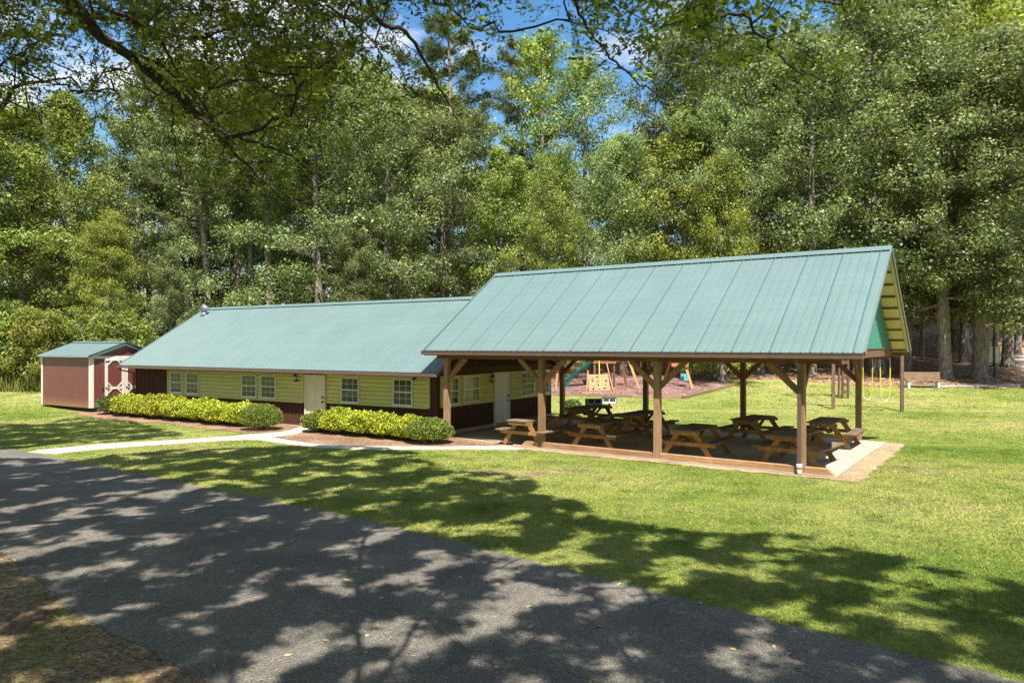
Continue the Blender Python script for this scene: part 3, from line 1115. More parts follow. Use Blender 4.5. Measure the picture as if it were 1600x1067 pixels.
# left end downspout elbow
mb = MB()
mb.bar((BL - .3, -bEY - .05, bEZ - .12), (BL - .3, -bEY - .03, bEZ - .24), .08, .06, (1, 0, 0))
mb.bar((BL - .3, -bEY - .05, bEZ - .22), (BL - .03, -.06, bEZ - .36), .08, .06)
mb.bar((BL - .05, -.045, bEZ - .33), (BL - .05, -.045, .1), .08, .06, (1, 0, 0))
mb.build('downspout', M['brown_trim'], bld)
# turbine vent near left end of the ridge
c = Vector((-17.05, 3.35, broof(3.35)))
mb = MB()
mb.tube([c + Vector((0, 0, -.1)), c + Vector((0, 0, .2))], .13, 16)
vt = mb.build('turbine_vent', M['galv'], bld, True)
mb = MB()
for k in range(22):
    t_ = 2 * math.pi * k / 22
    pts = []
    for (rr_, zz_, sw) in ((.13, .21, 0), (.2, .27, .12), (.225, .36, .2), (.2, .45, .28), (.11, .50, .36)):
        pts.append(c + Vector((math.cos(t_ + sw) * rr_, math.sin(t_ + sw) * rr_, zz_)))
    for i in range(4):
        d0 = (Vector((-math.sin(t_), math.cos(t_), 0)) * .022)
        mb.add([pts[i] - d0, pts[i] + d0, pts[i + 1] + d0, pts[i + 1] - d0], [(0, 1, 2, 3)])
mb.tube([c + Vector((0, 0, .2)), c + Vector((0, 0, .215))], [.15, .15], 20)
mb.tube([c + Vector((0, 0, .49)), c + Vector((0, 0, .52)), c + Vector((0, 0, .54))], [.13, .1, .02], 20)
mb.tube([c + Vector((0, 0, .2)), c + Vector((0, 0, .5))], [.10, .10], 14)
mb.build('turbine_head', M['galv'], vt)

# ------------------------------------------------------------------ SHED
SH = Vector((-18.94, 32.6, z1(-18.9, 32.6)))
shed = empty('storage_shed', SH, -TH_B)
tag(shed, 'burgundy storage shed with cream trim and low green metal roof', 'shed')
SLn, SWd, sB, sT = 4.3, 3.15, .22, 2.55
mb = MB()
def shed_wall(mb, p0, ux, length, ztop, on):
    p0, ux, on = Vector(p0), Vector(ux), Vector(on)
    s_ = 0
    while s_ < length - 1e-3:
        s2 = min(s_ + .2, length)
        g_ = .012
        mb.add([p0 + ux * s_ + Vector((0, 0, sB)), p0 + ux * (s2 - g_) + Vector((0, 0, sB)), p0 + ux * (s2 - g_) + Vector((0, 0, ztop(s2 - g_))), p0 + ux * s_ + Vector((0, 0, ztop(s_)))], [(0, 1, 2, 3)])
        mb.add([p0 + ux * (s2 - g_) - on * .008 + Vector((0, 0, sB)), p0 + ux * s2 - on * .008 + Vector((0, 0, sB)), p0 + ux * s2 - on * .008 + Vector((0, 0, ztop(s2))), p0 + ux * (s2 - g_) - on * .008 + Vector((0, 0, ztop(s2)))], [(0, 1, 2, 3)])
        s_ = s2
sap = 3.13
def sg(s_): return sT + (sap - sT) * (1 - abs(s_ - SWd / 2) / (SWd / 2))
shed_wall(mb, (-SLn, 0, 0), (1, 0, 0), SLn, lambda s: sT, (0, -1, 0))
mb.build('side_wall', M['shed'], shed)
mb = MB(); shed_wall(mb, (0, 0, 0), (0, 1, 0), SWd, sg, (1, 0, 0)); mb.build('gable_wall', M['shed'], shed)
mb = MB(); shed_wall(mb, (-SLn, SWd, 0), (0, -1, 0), SWd, sg, (-1, 0, 0)); mb.build('gable_wall', M['shed'], shed)
mb = MB(); shed_wall(mb, (0, SWd, 0), (-1, 0, 0), SLn, lambda s: sT, (0, 1, 0)); mb.build('side_wall', M['shed'], shed)
MB().box(-SLn, .02, sB - .02, 0, SWd - .02, sB + .01).build('floor_deck', M['black'], shed)
for yk in (.35, 1.55, 2.75):
    MB().box(-SLn + .02, yk, 0, -.02, yk + .1, sB - .021).build('skid', M['black'], shed)
tr = .012
mb = MB()
mb.box(-.13, -.022, sB, .022, -.001, sT - .0).box(.001, -.001, sB, .022, .13, sT)
mb.box(-SLn - .022, -.022, sB, -SLn + .10, -.001, sT)
mb.box(.001, SWd - .13, sB, .022, SWd + .02, sT)
mb.build('corner_trim', M['shedtrim'], shed)
for s in (0, 1):
    ya = -.18 if s == 0 else SWd + .18
    za = sT - (.18) * (sap - sT) / (SWd / 2) + .06
    rr2 = ribbed_slope(-SLn - .12, .14, ya, za, SWd / 2, sap + .06, pitch=.2286, h=.02, w=.04, minor=1)
    rr2.build('roof_panel', M['roof'], shed)
    MB().bar((.145, ya, za), (.145, SWd / 2, sap + .06), .02, .07, (1, 0, 0)).build('rake_trim', M['roof_dark'], shed)
    MB().bar((.03, ya + (.18 if s == 0 else -.18), sT - .045), (.03, SWd / 2, sap - .045), .03, .085, (1, 0, 0)).build('gable_trim', M['shedtrim'], shed)
MB().box(-SLn - .1, -.17, sT - .045, .12, -.15, sT - .003).build('fascia', M['shedtrim'], shed)
mb = MB()
for s in (-1, 1):
    mb.bar((-SLn - .13, SWd / 2 + s * .09, sap + .065), (.15, SWd / 2 + s * .09, sap + .065), .2, .008, (0, s * 1, -.37))
mb.build('ridge_cap', M['roof'], shed)
MB().box(.001, .13, sT - .11, .024, SWd - .13, sT - .001).build('header_trim', M['shedtrim'], shed)
def shed_door(y0, y1):
    mb = MB()
    z0, z1_ = sB + .02, sT - .115
    w = .13
    X0, X1 = .02, .045
    mb.box(X0, y0, z0, X1, y0 + w, z1_).box(X0, y1 - w, z0, X1, y1, z1_)
    for za, zb in ((z0, z0 + w), (1.02, 1.13), (z1_ - w * .8, z1_)):
        mb.box(X0, y0 + w, za, X1, y1 - w, zb)
    d = .2
    yi0, yi1 = y0 + w, y1 - w
    for (ya, s) in ((yi0, 1), (yi1, -1)):
        for (za, t_) in ((1.13, 1), (1.02, -1), (z1_ - w * .8, -1), (z0 + w, 1)):
            mb.bar((X1 - .008, ya - s * .01, za + t_ * d), (X1 - .008, ya + s * d, za - t_ * .01), .022, .055, (1, 0, 0))
    dd = mb.build('door', M['shedtrim'], shed)
    mb = MB()
    mb.box(.014, y0 + .02, z0, .019, y1 - .02, z1_)
    mb.build('door_leaf', M['shed'], dd)
    return dd
d1 = shed_door(.62, 1.54)
d2 = shed_door(1.56, 2.48)
for dd, y_ in ((d1, .66), (d2, 1.62)):
    for z in (1.08, 2.3):
        MB().box(.046, y_, z - .015, .056, y_ + .17, z + .015).box(.046, y_ - .02, z - .05, .056, y_ + .02, z + .05).build('hinge', M['black'], dd)
MB().box(.02, .5, 1.04, .05, .58, 1.10).build('latch', M['black'], shed)

# ------------------------------------------------------------------ PICNIC TABLES
def build_table():
    r = empty('picnic_table', (0, 0, 0))
    Lh = .93
    mb = MB()
    for k in range(5):
        x = -.375 + k * .15
        mb.box(x - .07, -Lh, .715, x + .07, Lh, .755)
    mb.build('tabletop', M['table_top'], r)
    for s in (-1, 1):
        mb = MB()
        for k in range(2):
            x = s * (.66 + k * .15)
            mb.box(x - .07, -Lh, .425, x + .07, Lh, .465)
        mb.build('seat', M['table_top'], r)
    for e in (-1, 1):
        y = e * .72
        MB().box(-.36, y - .02 * e - .02, .625, .36, y - .02 * e + .02, .713).box(-.375, e * (Lh - .04) - .019, .62, .375, e * (Lh - .04) + .019, .713).build('top_cleat', M['table_leg'], r)
        MB().box(-.80, y + e * .045 - .02, .325, .80, y + e * .045 + .02, .423).build('seat_support', M['table_leg'], r)
        for s in (-1, 1):
            MB().bar((s * .68, y, .0), (s * .20, y, .70), .04, .135, (0, 1, 0)).build('leg', M['table_leg'], r)
        MB().bar((0, y - e * .03, .64), (0, e * .1, .38), .09, .04, (1, 0, 0)).build('diagonal_brace', M['table_leg'], r)
    return r


tables = [(-8.0, .72, 'front row picnic table nearest the lodge side door'),
          (-5.93, 1.25, 'front row picnic table just right of the second pavilion post'),
          (-3.05, 1.25, 'front row picnic table beside the third pavilion post'),
          (-.47, 1.6, 'front row picnic table behind the post with the downspout'),
          (-8.75, 5.55, 'dark back row picnic table in front of the grills'),
          (-6.15, 4.45, 'back row picnic table seen between the second and third front posts'),
          (-2.6, 4.85, 'back row picnic table seen between the third front post and the downspout post'),
          (-.5, 5.4, 'back row picnic table at the sunny right corner of the slab')]
tb = None
for i, (X, Y, lab) in enumerate(tables):
    X += [.0, .05, -.04, 0, .03, 0, .06, 0][i]
    if tb is None:
        tb = build_table(); o = tb
    else:
        o = copy_tree(tb)
    q = fr(P4, TH_P, X, Y)
    o.location = (q.x, q.y, .05)
    o.rotation_euler = (0, 0, -TH_P + random.uniform(-.08, .08))
    tag(o, lab, 'picnic table', 'picnic tables under the pavilion')

# ------------------------------------------------------------------ GRILLS
def build_grill():
    r = empty('charcoal_grill', (0, 0, 0))
    MB().tube([(0, 0, 0), (0, 0, .6)], .04, 10).build('pedestal', M['black'], r, True)
    mb = MB()
    w, d, h = .30, .2, .24
    mb.box(-w, -d, .60, w, d, .615)
    mb.box(-w, -d, .616, -w + .02, d, .60 + h).box(w - .02, -d, .616, w, d, .60 + h)
    mb.box(-w + .021, d - .02, .616, w - .021, d, .60 + h)
    mb.box(-w + .021, -d, .60 + h - .03, w - .021, -d + .02, .60 + h)
    mb.build('firebox', M['iron'], r)
    mb = MB()
    for k in range(13):
        x = -w + .03 + k * (2 * w - .06) / 12
        mb.tube([(x, -d, .60 + h + .012), (x, d, .60 + h + .012)], .007, 5)
    mb.tube([(-w, -d, .60 + h + .012), (-w, d, .6 + h + .012)], .01, 5).tube([(w, -d, .60 + h + .012), (w, d, .6 + h + .012)], .01, 5)
    mb.build('grate', M['galv'], r)
    mb = MB().box(-w + .03, -d - .012, .616, w - .03, -d - .002, .68).box(-.015, -d - .012, .661, .015, -d - .002, .80)
    mb.box(-w + .021, -d - .012, .661, -w + .05, -d - .002, .80).box(w - .05, -d - .012, .661, w - .021, -d - .002, .80)
    mb.build('ash_guard', M['white'], r)
    return r


gr = build_grill()
gr.location = (3.28, 29.2, .04); gr.rotation_euler = (0, 0, .12)
tag(gr, 'pedestal charcoal grill nearer the pavilion tables', 'grill', 'park grills behind the pavilion')
g2 = copy_tree(gr)
g2.location = (4.1, 30.6, 0); g2.rotation_euler = (0, 0, -.1)
tag(g2, 'pedestal charcoal grill partly hidden behind the nearer grill', 'grill', 'park grills behind the pavilion')

# ------------------------------------------------------------------ SWING FRAME (right)
def gz(x, y, z=0): return (x, y, z1(x, y) + z)
A_, B_ = Vector((15.02, 33.9, 0)), Vector((17.83, 33.15, 0))
sf = empty('swing_frame', gz(A_.x, A_.y))
tag(sf, 'brown timber swing frame with two yellow chained swings', 'swing set')
dv = (B_ - A_); Ls = dv.length; th_s = math.atan2(dv.y, dv.x)
sf.rotation_euler = (0, 0, th_s)
for x in (0, Ls):
    MB().box(x - .07, -.07, -.05, x + .07, .07, 2.5).build('post', M['darkpost'], sf)
MB().box(-.25, -.07, 2.5, Ls + .12, .07, 2.64).build('crossbeam', M['darkpost'], sf)
def swing(x0, x1, dy):
    r = MB()
    for x in (x0, x1):
        r.tube([(x, 0, 2.5), (x + .01, dy * .3, 1.95)], .012, 5)
    sw = r.build('swing', M['galv'], sf)
    mb = MB()
    for x, xx in ((x0, x0 + .02), (x1, x1 - .02)):
        mb.tube([(x + .01, dy * .3, 1.95), (xx, dy, .72)], .022, 6)
    mb.build('chain_sleeve', M['yellow'], sw)
    mb = MB()
    pts = []
    for k in range(9):
        u_ = k / 8
        x = x0 + .02 + (x1 - x0 - .04) * u_
        z = .72 - .26 * (1 - (2 * u_ - 1) ** 2) ** .7
        pts.append((x, dy, z))
    for i in range(8):
        a_, b_ = Vector(pts[i]), Vector(pts[i + 1])
        mb.bar(a_, b_, .16 if 1 < i < 6 else .03, .012, (0, 1, 0))
    mb.build('seat', M['white'], sw)
swing(1.27, 1.68, .1)
swing(1.98, 2.4, -.12)
# climbing frame posts behind
cf = empty('climbing_frame', gz(17.1, 37.2))
tag(cf, 'brown climbing frame with a notched ladder board behind the swings', 'climbing frame')
mb = MB().box(-.19, -.04, 0, -.09, .04, 2.6).box(.09, -.04, 0, .19, .04, 2.6)
for k in range(6):
    mb.box(-.089, -.035, .25 + k * .38, .089, .035, .42 + k * .38)
mb.build('ladder_board', M['darkpost'], cf)
mb = MB().box(-2.4, -.06, 0, -2.28, .06, 2.6)
mb.build('post', M['darkpost'], cf)
mb = MB().box(-.36, -.05, 0, -.28, .05, 2.6)
mb.build('post', M['darkpost'], cf)
MB().box(-2.6, -.06, 2.601, .5, .06, 2.74).build('crossbeam', M['darkpost'], cf)
mb = MB().tube([(.42, 0, 2.6), (.42, 0, .55)], .012, 5)
mb.build('rope', M['galv'], cf)

# ------------------------------------------------------------------ BENCH
be = empty('park_bench', gz(23.25, 41.0), -.05)
tag(be, 'wooden park bench with white concrete legs in front of the trees', 'bench')
mb = MB()
for k in range(3):
    mb.box(-1.05, .22 + k * .02, .50 + k * .13, 1.05, .26 + k * .02, .62 + k * .13)
mb.build('backrest', M['bench'], be)
mb = MB()
for k in range(3):
    mb.box(-1.05, -.22 + k * .14, .42, 1.05, -.10 + k * .14, .46)
mb.build('seat', M['bench'], be)
for x in (-.82, .82):
    MB().box(x - .09, -.16, 0, x + .03, -.04, .419).box(x - .09, .06, 0, x + .03, .17, .419).build('leg', M['white'], be)

# ------------------------------------------------------------------ SIGN
sg_ = empty('notice_sign', gz(30.0, 45.1), .05)
tag(sg_, 'pale green sign board on a dark post in the wood', 'sign')
MB().box(-.035, -.035, -.1, .035, .035, 1.95).build('post', M['black'], sg_)
bd = MB().box(-.36, .04, .92, .36, .07, 1.92).build('board', M['sign'], sg_)
mb = MB().box(-.39, .035, .89, -.361, .075, 1.95).box(.361, .035, .89, .39, .075, 1.95).box(-.36, .035, .89, .36, .075, .919).box(-.36, .035, 1.921, .36, .075, 1.95)
mb.build('frame', M['bench'], bd)

# ------------------------------------------------------------------ PLAYGROUND SET
ps = empty('play_set', gz(4.8, 40.6), 0)
tag(ps, 'orange cedar play set with climbing wall, green slide and swing beam', 'play set')
bz = z1(4.8, 40.6)
def rel(x, y, z=0): return (x - 4.8, y - 40.6, z1(x, y) - bz + z)
# tower
tx0, tx1, ty0, ty1 = -.12, .98, .5, 1.9
for x in (tx0, tx1):
    for y in (ty0, ty1):
        MB().box(x - .055, y - .055, 0, x + .055, y + .055, 3.1).build('tower_post', M['darkpost'], ps)
MB().box(tx0 - .1, ty0 - .1, 1.42, tx1 + .1, ty1 + .1, 1.5).build('platform', M['cedar'], ps)
mb = MB()
for k in range(7):
    x = tx0 + .09 + k * .145
    mb.box(x, ty0 + .06, 1.51, x + .09, ty0 + .08, 2.1)
    mb.box(x, ty1 - .08, 1.51, x + .09, ty1 - .06, 2.1)
mb.build('railing', M['cedar'], ps)
mb = MB()
for s in (-1, 1):
    mb.bar((tx0 - .15 + .82, ty0 - .15 + .0, 3.9), (tx0 - .15 + .82 + s * .95, ty0 - .15, 3.0), 1.0, .03, (0, 1, 0)) if False else None
mb.add([(tx0 - .2, ty0 - .2, 2.85), (tx1 + .2, ty0 - .2, 2.85), (tx1 + .2, ty1 + .2, 2.85), (tx0 - .2, ty1 + .2, 2.85), (.43, ty0 - .2, 3.5), (.43, ty1 + .2, 3.5)],
       [(0, 4, 5, 3), (1, 2, 5, 4), (0, 1, 4), (2, 3, 5)])
mb.build('canopy_roof', M['cedar'], ps)
# climbing wall: tilted, wider at the bottom
mb = MB()
def cw(x, t): # t 0 bottom 1 top
    return Vector((x, -.95 + 1.35 * t, 1.42 * t - .02))
for i in range(6):
    t0, t1 = i / 6 * .60, (i + 1) / 6 * .60 - .008
    w0, w1 = .60 - .08 * t0, .60 - .08 * t1
    mb.add([cw(-w0, t0), cw(w0, t0), cw(w1, t1), cw(-w1, t1)] + [cw(-w0, t0) + Vector((0, .03, -.03)), cw(w0, t0) + Vector((0, .03, -.03)), cw(w1, t1) + Vector((0, .03, -.03)), cw(-w1, t1) + Vector((0, .03, -.03))],
           [(0, 1, 2, 3), (7, 6, 5, 4), (0, 4, 5, 1), (2, 6, 7, 3), (1, 5, 6, 2), (0, 3, 7, 4)])
wl = mb.build('climbing_wall', M['cedar'], ps)
mb = MB()
for s in (-1, 1):
    mb.bar(cw(s * .72, -.02) + Vector((0, -.02, .0)), cw(s * .55, .72 if s < 0 else 1.0), .05, .13, (1, 0, 0))
    mb.bar((s * .74, -.85, .04), (s * .98, -.9, .0), .05, .09)
mb.build('wall_rail', M['cedar'], ps)
random.seed(3)
for i in range(11):
    t_ = .07 + .46 * ((i // 3) / 3.4) + random.uniform(-.03, .03)
    x = (-.35 + .35 * (i % 3)) + random.uniform(-.08, .08)
    c = cw(x, t_)
    MB().tube([c, c + Vector((0, -.03, .03)), c + Vector((0, -.055, .055))], [.055, .05, .02], 8).build('climbing_hold', M['teal'] if i % 2 else M['black'], wl, True)
MB().tube([(.12, .45, 2.1), (.08, -.1, 1.0), (.05, -.75, .35), (-.05, -.95, .1)], .022, 6).build('climbing_rope', M['yellow'], ps)
MB().bar((tx0, ty0 - .06, 2.1), (tx1, ty0 - .06, 2.1), .05, .05).build('top_rail', M['yellow'], ps)
# slide (trough), from tower left side going left & a bit forward
def slide_pt(t_):
    x = tx0 - .08 - 1.55 * t_
    y = ty0 + .5 - .15 * t_
    z = 1.5 - 1.15 * (t_ ** .95) if t_ < .94 else 1.5 - 1.15 * (.94 ** .95) - .01
    return Vector((x, y, z))
mb = MB()
sec = [(-.28, .2), (-.26, .03), (-.2, 0), (.2, 0), (.26, .03), (.28, .2)]
N = 14
vv = []
for i in range(N + 1):
    p = slide_pt(i / N)
    for (a_, h_) in sec:
        vv.append(p + Vector((0, a_, h_)))
for i in range(N + 1):
    p = slide_pt(i / N)
    for (a_, h_) in sec:
        vv.append(p + Vector((0, a_ * .93, h_ - .05)))
k = len(sec)
ff = []
for i in range(N):
    for j in range(k - 1):
        ff.append((i * k + j, i * k + j + 1, (i + 1) * k + j + 1, (i + 1) * k + j))
        q = (N + 1) * k
        ff.append((q + i * k + j, q + (i + 1) * k + j, q + (i + 1) * k + j + 1, q + i * k + j + 1))
    for j in (0, k - 1):
        q = (N + 1) * k
        ff.append((i * k + j, (i + 1) * k + j, q + (i + 1) * k + j, q + i * k + j))
mb.add(vv, ff)
e = slide_pt(1)
mb.box(e.x - .08, e.y - .24, 0.0, e.x + .22, e.y + .24, e.z - .03)
mb.build('slide', M['slide'], ps, False)
# left A leg, yellow ladder
for dx, dy in ((-2.35, -.55), (-2.2, 1.2)):
    MB().bar((dx - .05, dy, -.02), (dx + .28, .35, 2.45), .09, .12, (0, 1, 0)).build('frame_leg', M['cedar'], ps)
MB().box(-2.15, .28, 2.4, tx0, .40, 2.53).build('monkey_bar_beam', M['cedar'], ps)
mb = MB()
for x in (-1.35, -1.0, -.7):
    mb.tube([(x, .6, 2.4), (x, .6, 1.75)], .02, 5)
mb.tube([(-1.38, .6, 1.76), (-.66, .6, 1.76)], .022, 6)
mb.build('trapeze', M['yellow'], ps)
# swing beam to the right and legs
MB().box(tx1 - .1, .75, 2.36, 5.2, .89, 2.52).build('swing_beam', M['cedar'], ps)
for (x0_, y0_, x1_, y1_) in ((1.85, 1.6, 1.35, .95), (2.3, -.25, 1.55, .7), (4.05, 1.9, 4.55, .95), (5.25, -.25, 4.75, .7)):
    z0_ = z1(4.8 + x0_, 40.6 + y0_) - bz
    MB().bar((x0_, y0_, z0_ - .03), (x1_, y1_, 2.4), .09, .13, (0, 1, 0)).build('frame_leg', M['cedar'], ps)
MB().bar((4.2, .3, 1.35), (5.1, .05, 1.35), .045, .2).build('cross_brace', M['cedar'], ps)
MB().bar((1.3, -.1, .05), (2.35, -.35, .0), .05, .1).build('ground_stake', M['cedar'], ps)
def pswing(x, teal=False):
    mb = MB()
    z0_ = .62
    for s in (-1, 1):
        mb.tube([(x + s * .22, .82, 2.37), (x + s * .2, .82, z0_)], .012, 5)
    sw = mb.build('swing', M['galv'], ps)
    if teal:
        mb = MB()
        mb.box(x - .2, .65, z0_ - .18, x + .2, 1.0, z0_ - .14).box(x - .2, .97, z0_ - .139, x + .2, 1.0, z0_ + .2)
        mb.box(x - .2, .65, z0_ - .139, x + .2, .68, z0_ + .06).box(x - .2, .681, z0_ - .139, x - .17, .969, z0_ + .02).box(x + .17, .681, z0_ - .139, x + .2, .969, z0_ + .02)
        mb.build('bucket_seat', M['teal'], sw)
    else:
        MB().box(x - .22, .74, z0_ - .03, x + .22, .9, z0_).build('seat', M['galv'], sw)
pswing(2.35); pswing(3.4)
pswing(4.95, True) if False else pswing(5.05, True)
# landscape timbers around the playground
ORD = ['first', 'second', 'third', 'fourth', 'fifth', 'sixth', 'seventh', 'eighth']
def lt(a_, b_, lab):
    n = max(1, int((Vector(b_) - Vector(a_)).length / 2.4))
    for i in range(n):
        p, q = Vector(a_).lerp(Vector(b_), i / n), Vector(a_).lerp(Vector(b_), (i + .985) / n)
        o = MB().bar((0, 0, 0), (q.x - p.x, q.y - p.y, z1(q.x, q.y) - z1(p.x, p.y)), .14, .14).build('landscape_timber', M['bench'])
        o.location = (p.x, p.y, z1(p.x, p.y) + .07)
        tag(o, lab % ORD[n - 1 - i if b_[1] < 40 else i], 'timber', 'timbers edging the playground mulch')
lt((-6, 39.6), (8.68, 37.05), '%s weathered timber of the playground front edge, counted from its right corner')
lt((8.75, 37.08), (12.9, 41.9), '%s weathered timber of the slanting right playground edge, counted from the near corner')

# ------------------------------------------------------------------ foliage generators
def leaf_quads(C, size, up=.5, aspect=.5, rg=None, droop=0.0, dirs=None, out=None):
    """one diamond quad per centre; returns V,F"""
    rg = rg or rng
    n = len(C)
    nr = rg.normal(size=(n, 3)); nr[:, 2] = np.abs(nr[:, 2]) * .6 + up
    if out is not None:
        nr = rg.normal(size=(n, 3)) * .6 + out + np.array([0, 0, .35])
    nr /= np.linalg.norm(nr, axis=1)[:, None]
    d = rg.normal(size=(n, 3)) if dirs is None else dirs + rg.normal(size=(n, 3)) * .35
    d[:, 2] -= droop
    d -= nr * (d * nr).sum(1)[:, None]
    d /= np.linalg.norm(d, axis=1)[:, None] + 1e-9
    s = np.cross(nr, d)
    sz = np.asarray(size).reshape(-1, 1) * np.ones((n, 1))
    p0 = C - d * sz * .5
    p1 = C + s * sz * aspect * .5 + d * sz * .08
    p2 = C + d * sz * .5 - nr * sz * .08
    p3 = C - s * sz * aspect * .5 + d * sz * .08
    V = np.stack([p0, p1, p2, p3], 1).reshape(-1, 3)
    F = np.arange(4 * n).reshape(n, 4)
    return V, F


def cluster_leaves(cent, rad, n_each, rg, flat=.5, shell=.45):
    cs = np.repeat(cent, n_each, axis=0)
    rs = np.repeat(rad, n_each)[:, None]
    u = rg.normal(size=cs.shape); u /= np.linalg.norm(u, axis=1)[:, None]
    r_ = rg.uniform(0, 1, (len(cs), 1)) ** shell
    off_ = u * r_ * rs
    off_[:, 2] *= flat
    # lumpy outline
    off_ += rg.normal(size=off_.shape) * .06
    tc_ = np.repeat(rg.uniform(.15, .85, len(cent)), n_each)
    tint = np.clip(tc_ + rg.normal(size=len(cs)) * .24, 0, 1)
    return cs + off_, tint, u


def tree_meshes(kind, seed):
    rg = np.random.default_rng(seed)
    rr_ = random.Random(seed)
    tm = MB()
    cents, rads = [], []
    if kind in ('oak', 'light', 'sparse', 'low', 'high'):
        H = 20.0
        hb = {'oak': .2, 'light': .14, 'sparse': .35, 'low': .06, 'high': .2}[kind] * H
        Rm = {'oak': 5.0, 'light': 4.4, 'sparse': 3.6, 'low': 4.6, 'high': 5.4}[kind]
        r0 = .34
        ax, ay = rr_.uniform(-.6, .6), rr_.uniform(-.6, .6)
        tp = []
        for i in range(9):
            t_ = i / 8
            tp.append(Vector((ax * math.sin(t_ * 2.4) * .9, ay * math.sin(t_ * 2.0 + .3) * .9 - ay * .27, t_ * H * .93)))
        tm.tube([tp[0] + Vector((0, 0, -.3))] + [tp[0] + Vector((0, 0, .25))] + tp[1:], [r0 * 1.7, r0 * 1.15] + [r0 * (1 - .93 * (i / 8)) for i in range(1, 9)], 10)
        def trunk_at(z):
            f_ = min(max(z / (H * .93), 0), 1) * 8
            i = min(int(f_), 7)
            return tp[i].lerp(tp[i + 1], f_ - i)
        nb = {'oak': 34, 'light': 34, 'sparse': 20, 'low': 40, 'high': 36}[kind]
        az = rr_.uniform(0, 6.28)
        for k in range(nb):
            u_ = (k + rr_.random() * .7) / nb
            z = hb + (H * .93 - hb) * u_
            prof = math.sin(math.pi * min(1, (.16 + .86 * u_))) ** .6 if kind != 'low' else (1 - u_ * .85) ** .5
            Lb = Rm * prof * rr_.uniform(.62, 1.12)
            az += 2.4 + rr_.uniform(-.4, .4)
            el = .1 + .75 * u_ + rr_.uniform(-.15, .15)
            if kind in ('high',) and u_ < .35: el = rr_.uniform(-.35, .1)
            if kind == 'low' and u_ < .3: el = rr_.uniform(-.2, .15)
            p = trunk_at(z)
            d = Vector((math.cos(az) * math.cos(el), math.sin(az) * math.cos(el), math.sin(el)))
            pts = [p]
            for s_ in range(4):
                d = (d + Vector((rr_.gauss(0, .14), rr_.gauss(0, .14), rr_.gauss(0, .1) + (.05 if u_ > .3 else -.03)))).normalized()
                pts.append(pts[-1] + d * Lb / 4)
            rb = max(.03, r0 * (1 - .85 * u_) * .34)
            tm.tube(pts, [rb, rb * .8, rb * .55, rb * .35, rb * .12], 5, False)
            for s_ in range(1, 5):
                nsub = 2 if s_ < 4 else 1
                if s_ >= 2 or Lb < 2.5:
                    cents.append(pts[s_] + Vector((rr_.gauss(0, .15), rr_.gauss(0, .15), rr_.uniform(0, .3)))); rads.append(rr_.uniform(.6, 1.0))
                for q in range(nsub):
                    a2 = az + rr_.choice((-1, 1)) * rr_.uniform(.5, 1.2)
                    l2 = Lb * rr_.uniform(.22, .42)
                    e_ = pts[s_] + Vector((math.cos(a2), math.sin(a2), rr_.uniform(-.1, .5))) * l2
                    if kind != 'sparse' or q == 0:
                        tm.tube([pts[s_], pts[s_].lerp(e_, .5) + Vector((0, 0, .06)), e_], [rb * .35, rb * .22, .008], 4, False)
                    cents.append(e_); rads.append(rr_.uniform(.55, 1.0))
        ne = {'oak': 135, 'light': 120, 'sparse': 75, 'low': 115, 'high': 125}[kind]
        cents = np.array([tuple(c_) for c_ in cents]); rads = np.array(rads)
        C, tint, u = cluster_leaves(cents, rads * 1.08, ne, rg, .72, .42)
        sz = (.10 + .14 * rg.uniform(0, 1, len(C)) ** 1.6) * (1.15 if kind == 'light' else 1)
        V, F = leaf_quads(C, sz, .55, .62, rg, out=u)
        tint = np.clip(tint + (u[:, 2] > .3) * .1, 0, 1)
    elif kind == 'pine':
        H = 24.0
        r0 = .27
        tp = [Vector((.25 * math.sin(i * .7 + seed), .25 * math.cos(i * .9 + seed) - .25 * math.cos(seed), i / 8 * H)) for i in range(9)]
        tm.tube([tp[0] + Vector((0, 0, -.3))] + [tp[0]] + tp[1:], [r0 * 1.3, r0 * 1.08] + [r0 * (1 - .8 * (i / 8) ** 1.4) for i in range(1, 9)], 12)
        nb = 34
        az = 0
        for k in range(nb):
            u_ = (k + rr_.random() * .6) / nb
            z = H * (.48 + .5 * u_)
            Lb = (3.6 * (1 - u_) ** .6 + .6) * rr_.uniform(.6, 1.15)
            az += 2.4 + rr_.uniform(-.5, .5)
            f_ = z / H * 8; i = min(int(f_), 7)
            p = tp[i].lerp(tp[i + 1], f_ - i)
            d = Vector((math.cos(az), math.sin(az), rr_.uniform(-.15, .35))).normalized()
            pts = [p]
            for s_ in range(4):
                d = (d + Vector((rr_.gauss(0, .15), rr_.gauss(0, .15), .1))).normalized()
                pts.append(pts[-1] + d * Lb / 4)
            tm.tube(pts, [.06, .05, .035, .025, .012], 5, False)
            for s_ in range(1, 5):
                for q in range(4 if s_ > 1 else 1):
                    a2 = az + rr_.uniform(-1.3, 1.3)
                    e_ = pts[s_] + Vector((math.cos(a2), math.sin(a2), rr_.uniform(-.05, .45))) * rr_.uniform(.25, .95)
                    tm.tube([pts[s_], e_], [.015, .006], 4, False)
                    cents.append(e_)
        cents = np.array([tuple(c_) for c_ in cents])
        ne = 75
        cs = np.repeat(cents, ne, axis=0)
        u = rg.normal(size=cs.shape); u[:, 2] = u[:, 2] * .8 + .3; u /= np.linalg.norm(u, axis=1)[:, None]
        C = cs + u * rg.uniform(.08, .42, (len(cs), 1))
        V, F = leaf_quads(C, rg.uniform(.2, .34, len(C)), .2, .16, rg, 0, u * 3)
        tint = np.clip(np.repeat(rg.uniform(.2, .8, len(cents)), ne) + rg.normal(size=len(C)) * .2, 0, 1)
    elif kind == 'shrub':
        H = 4.0
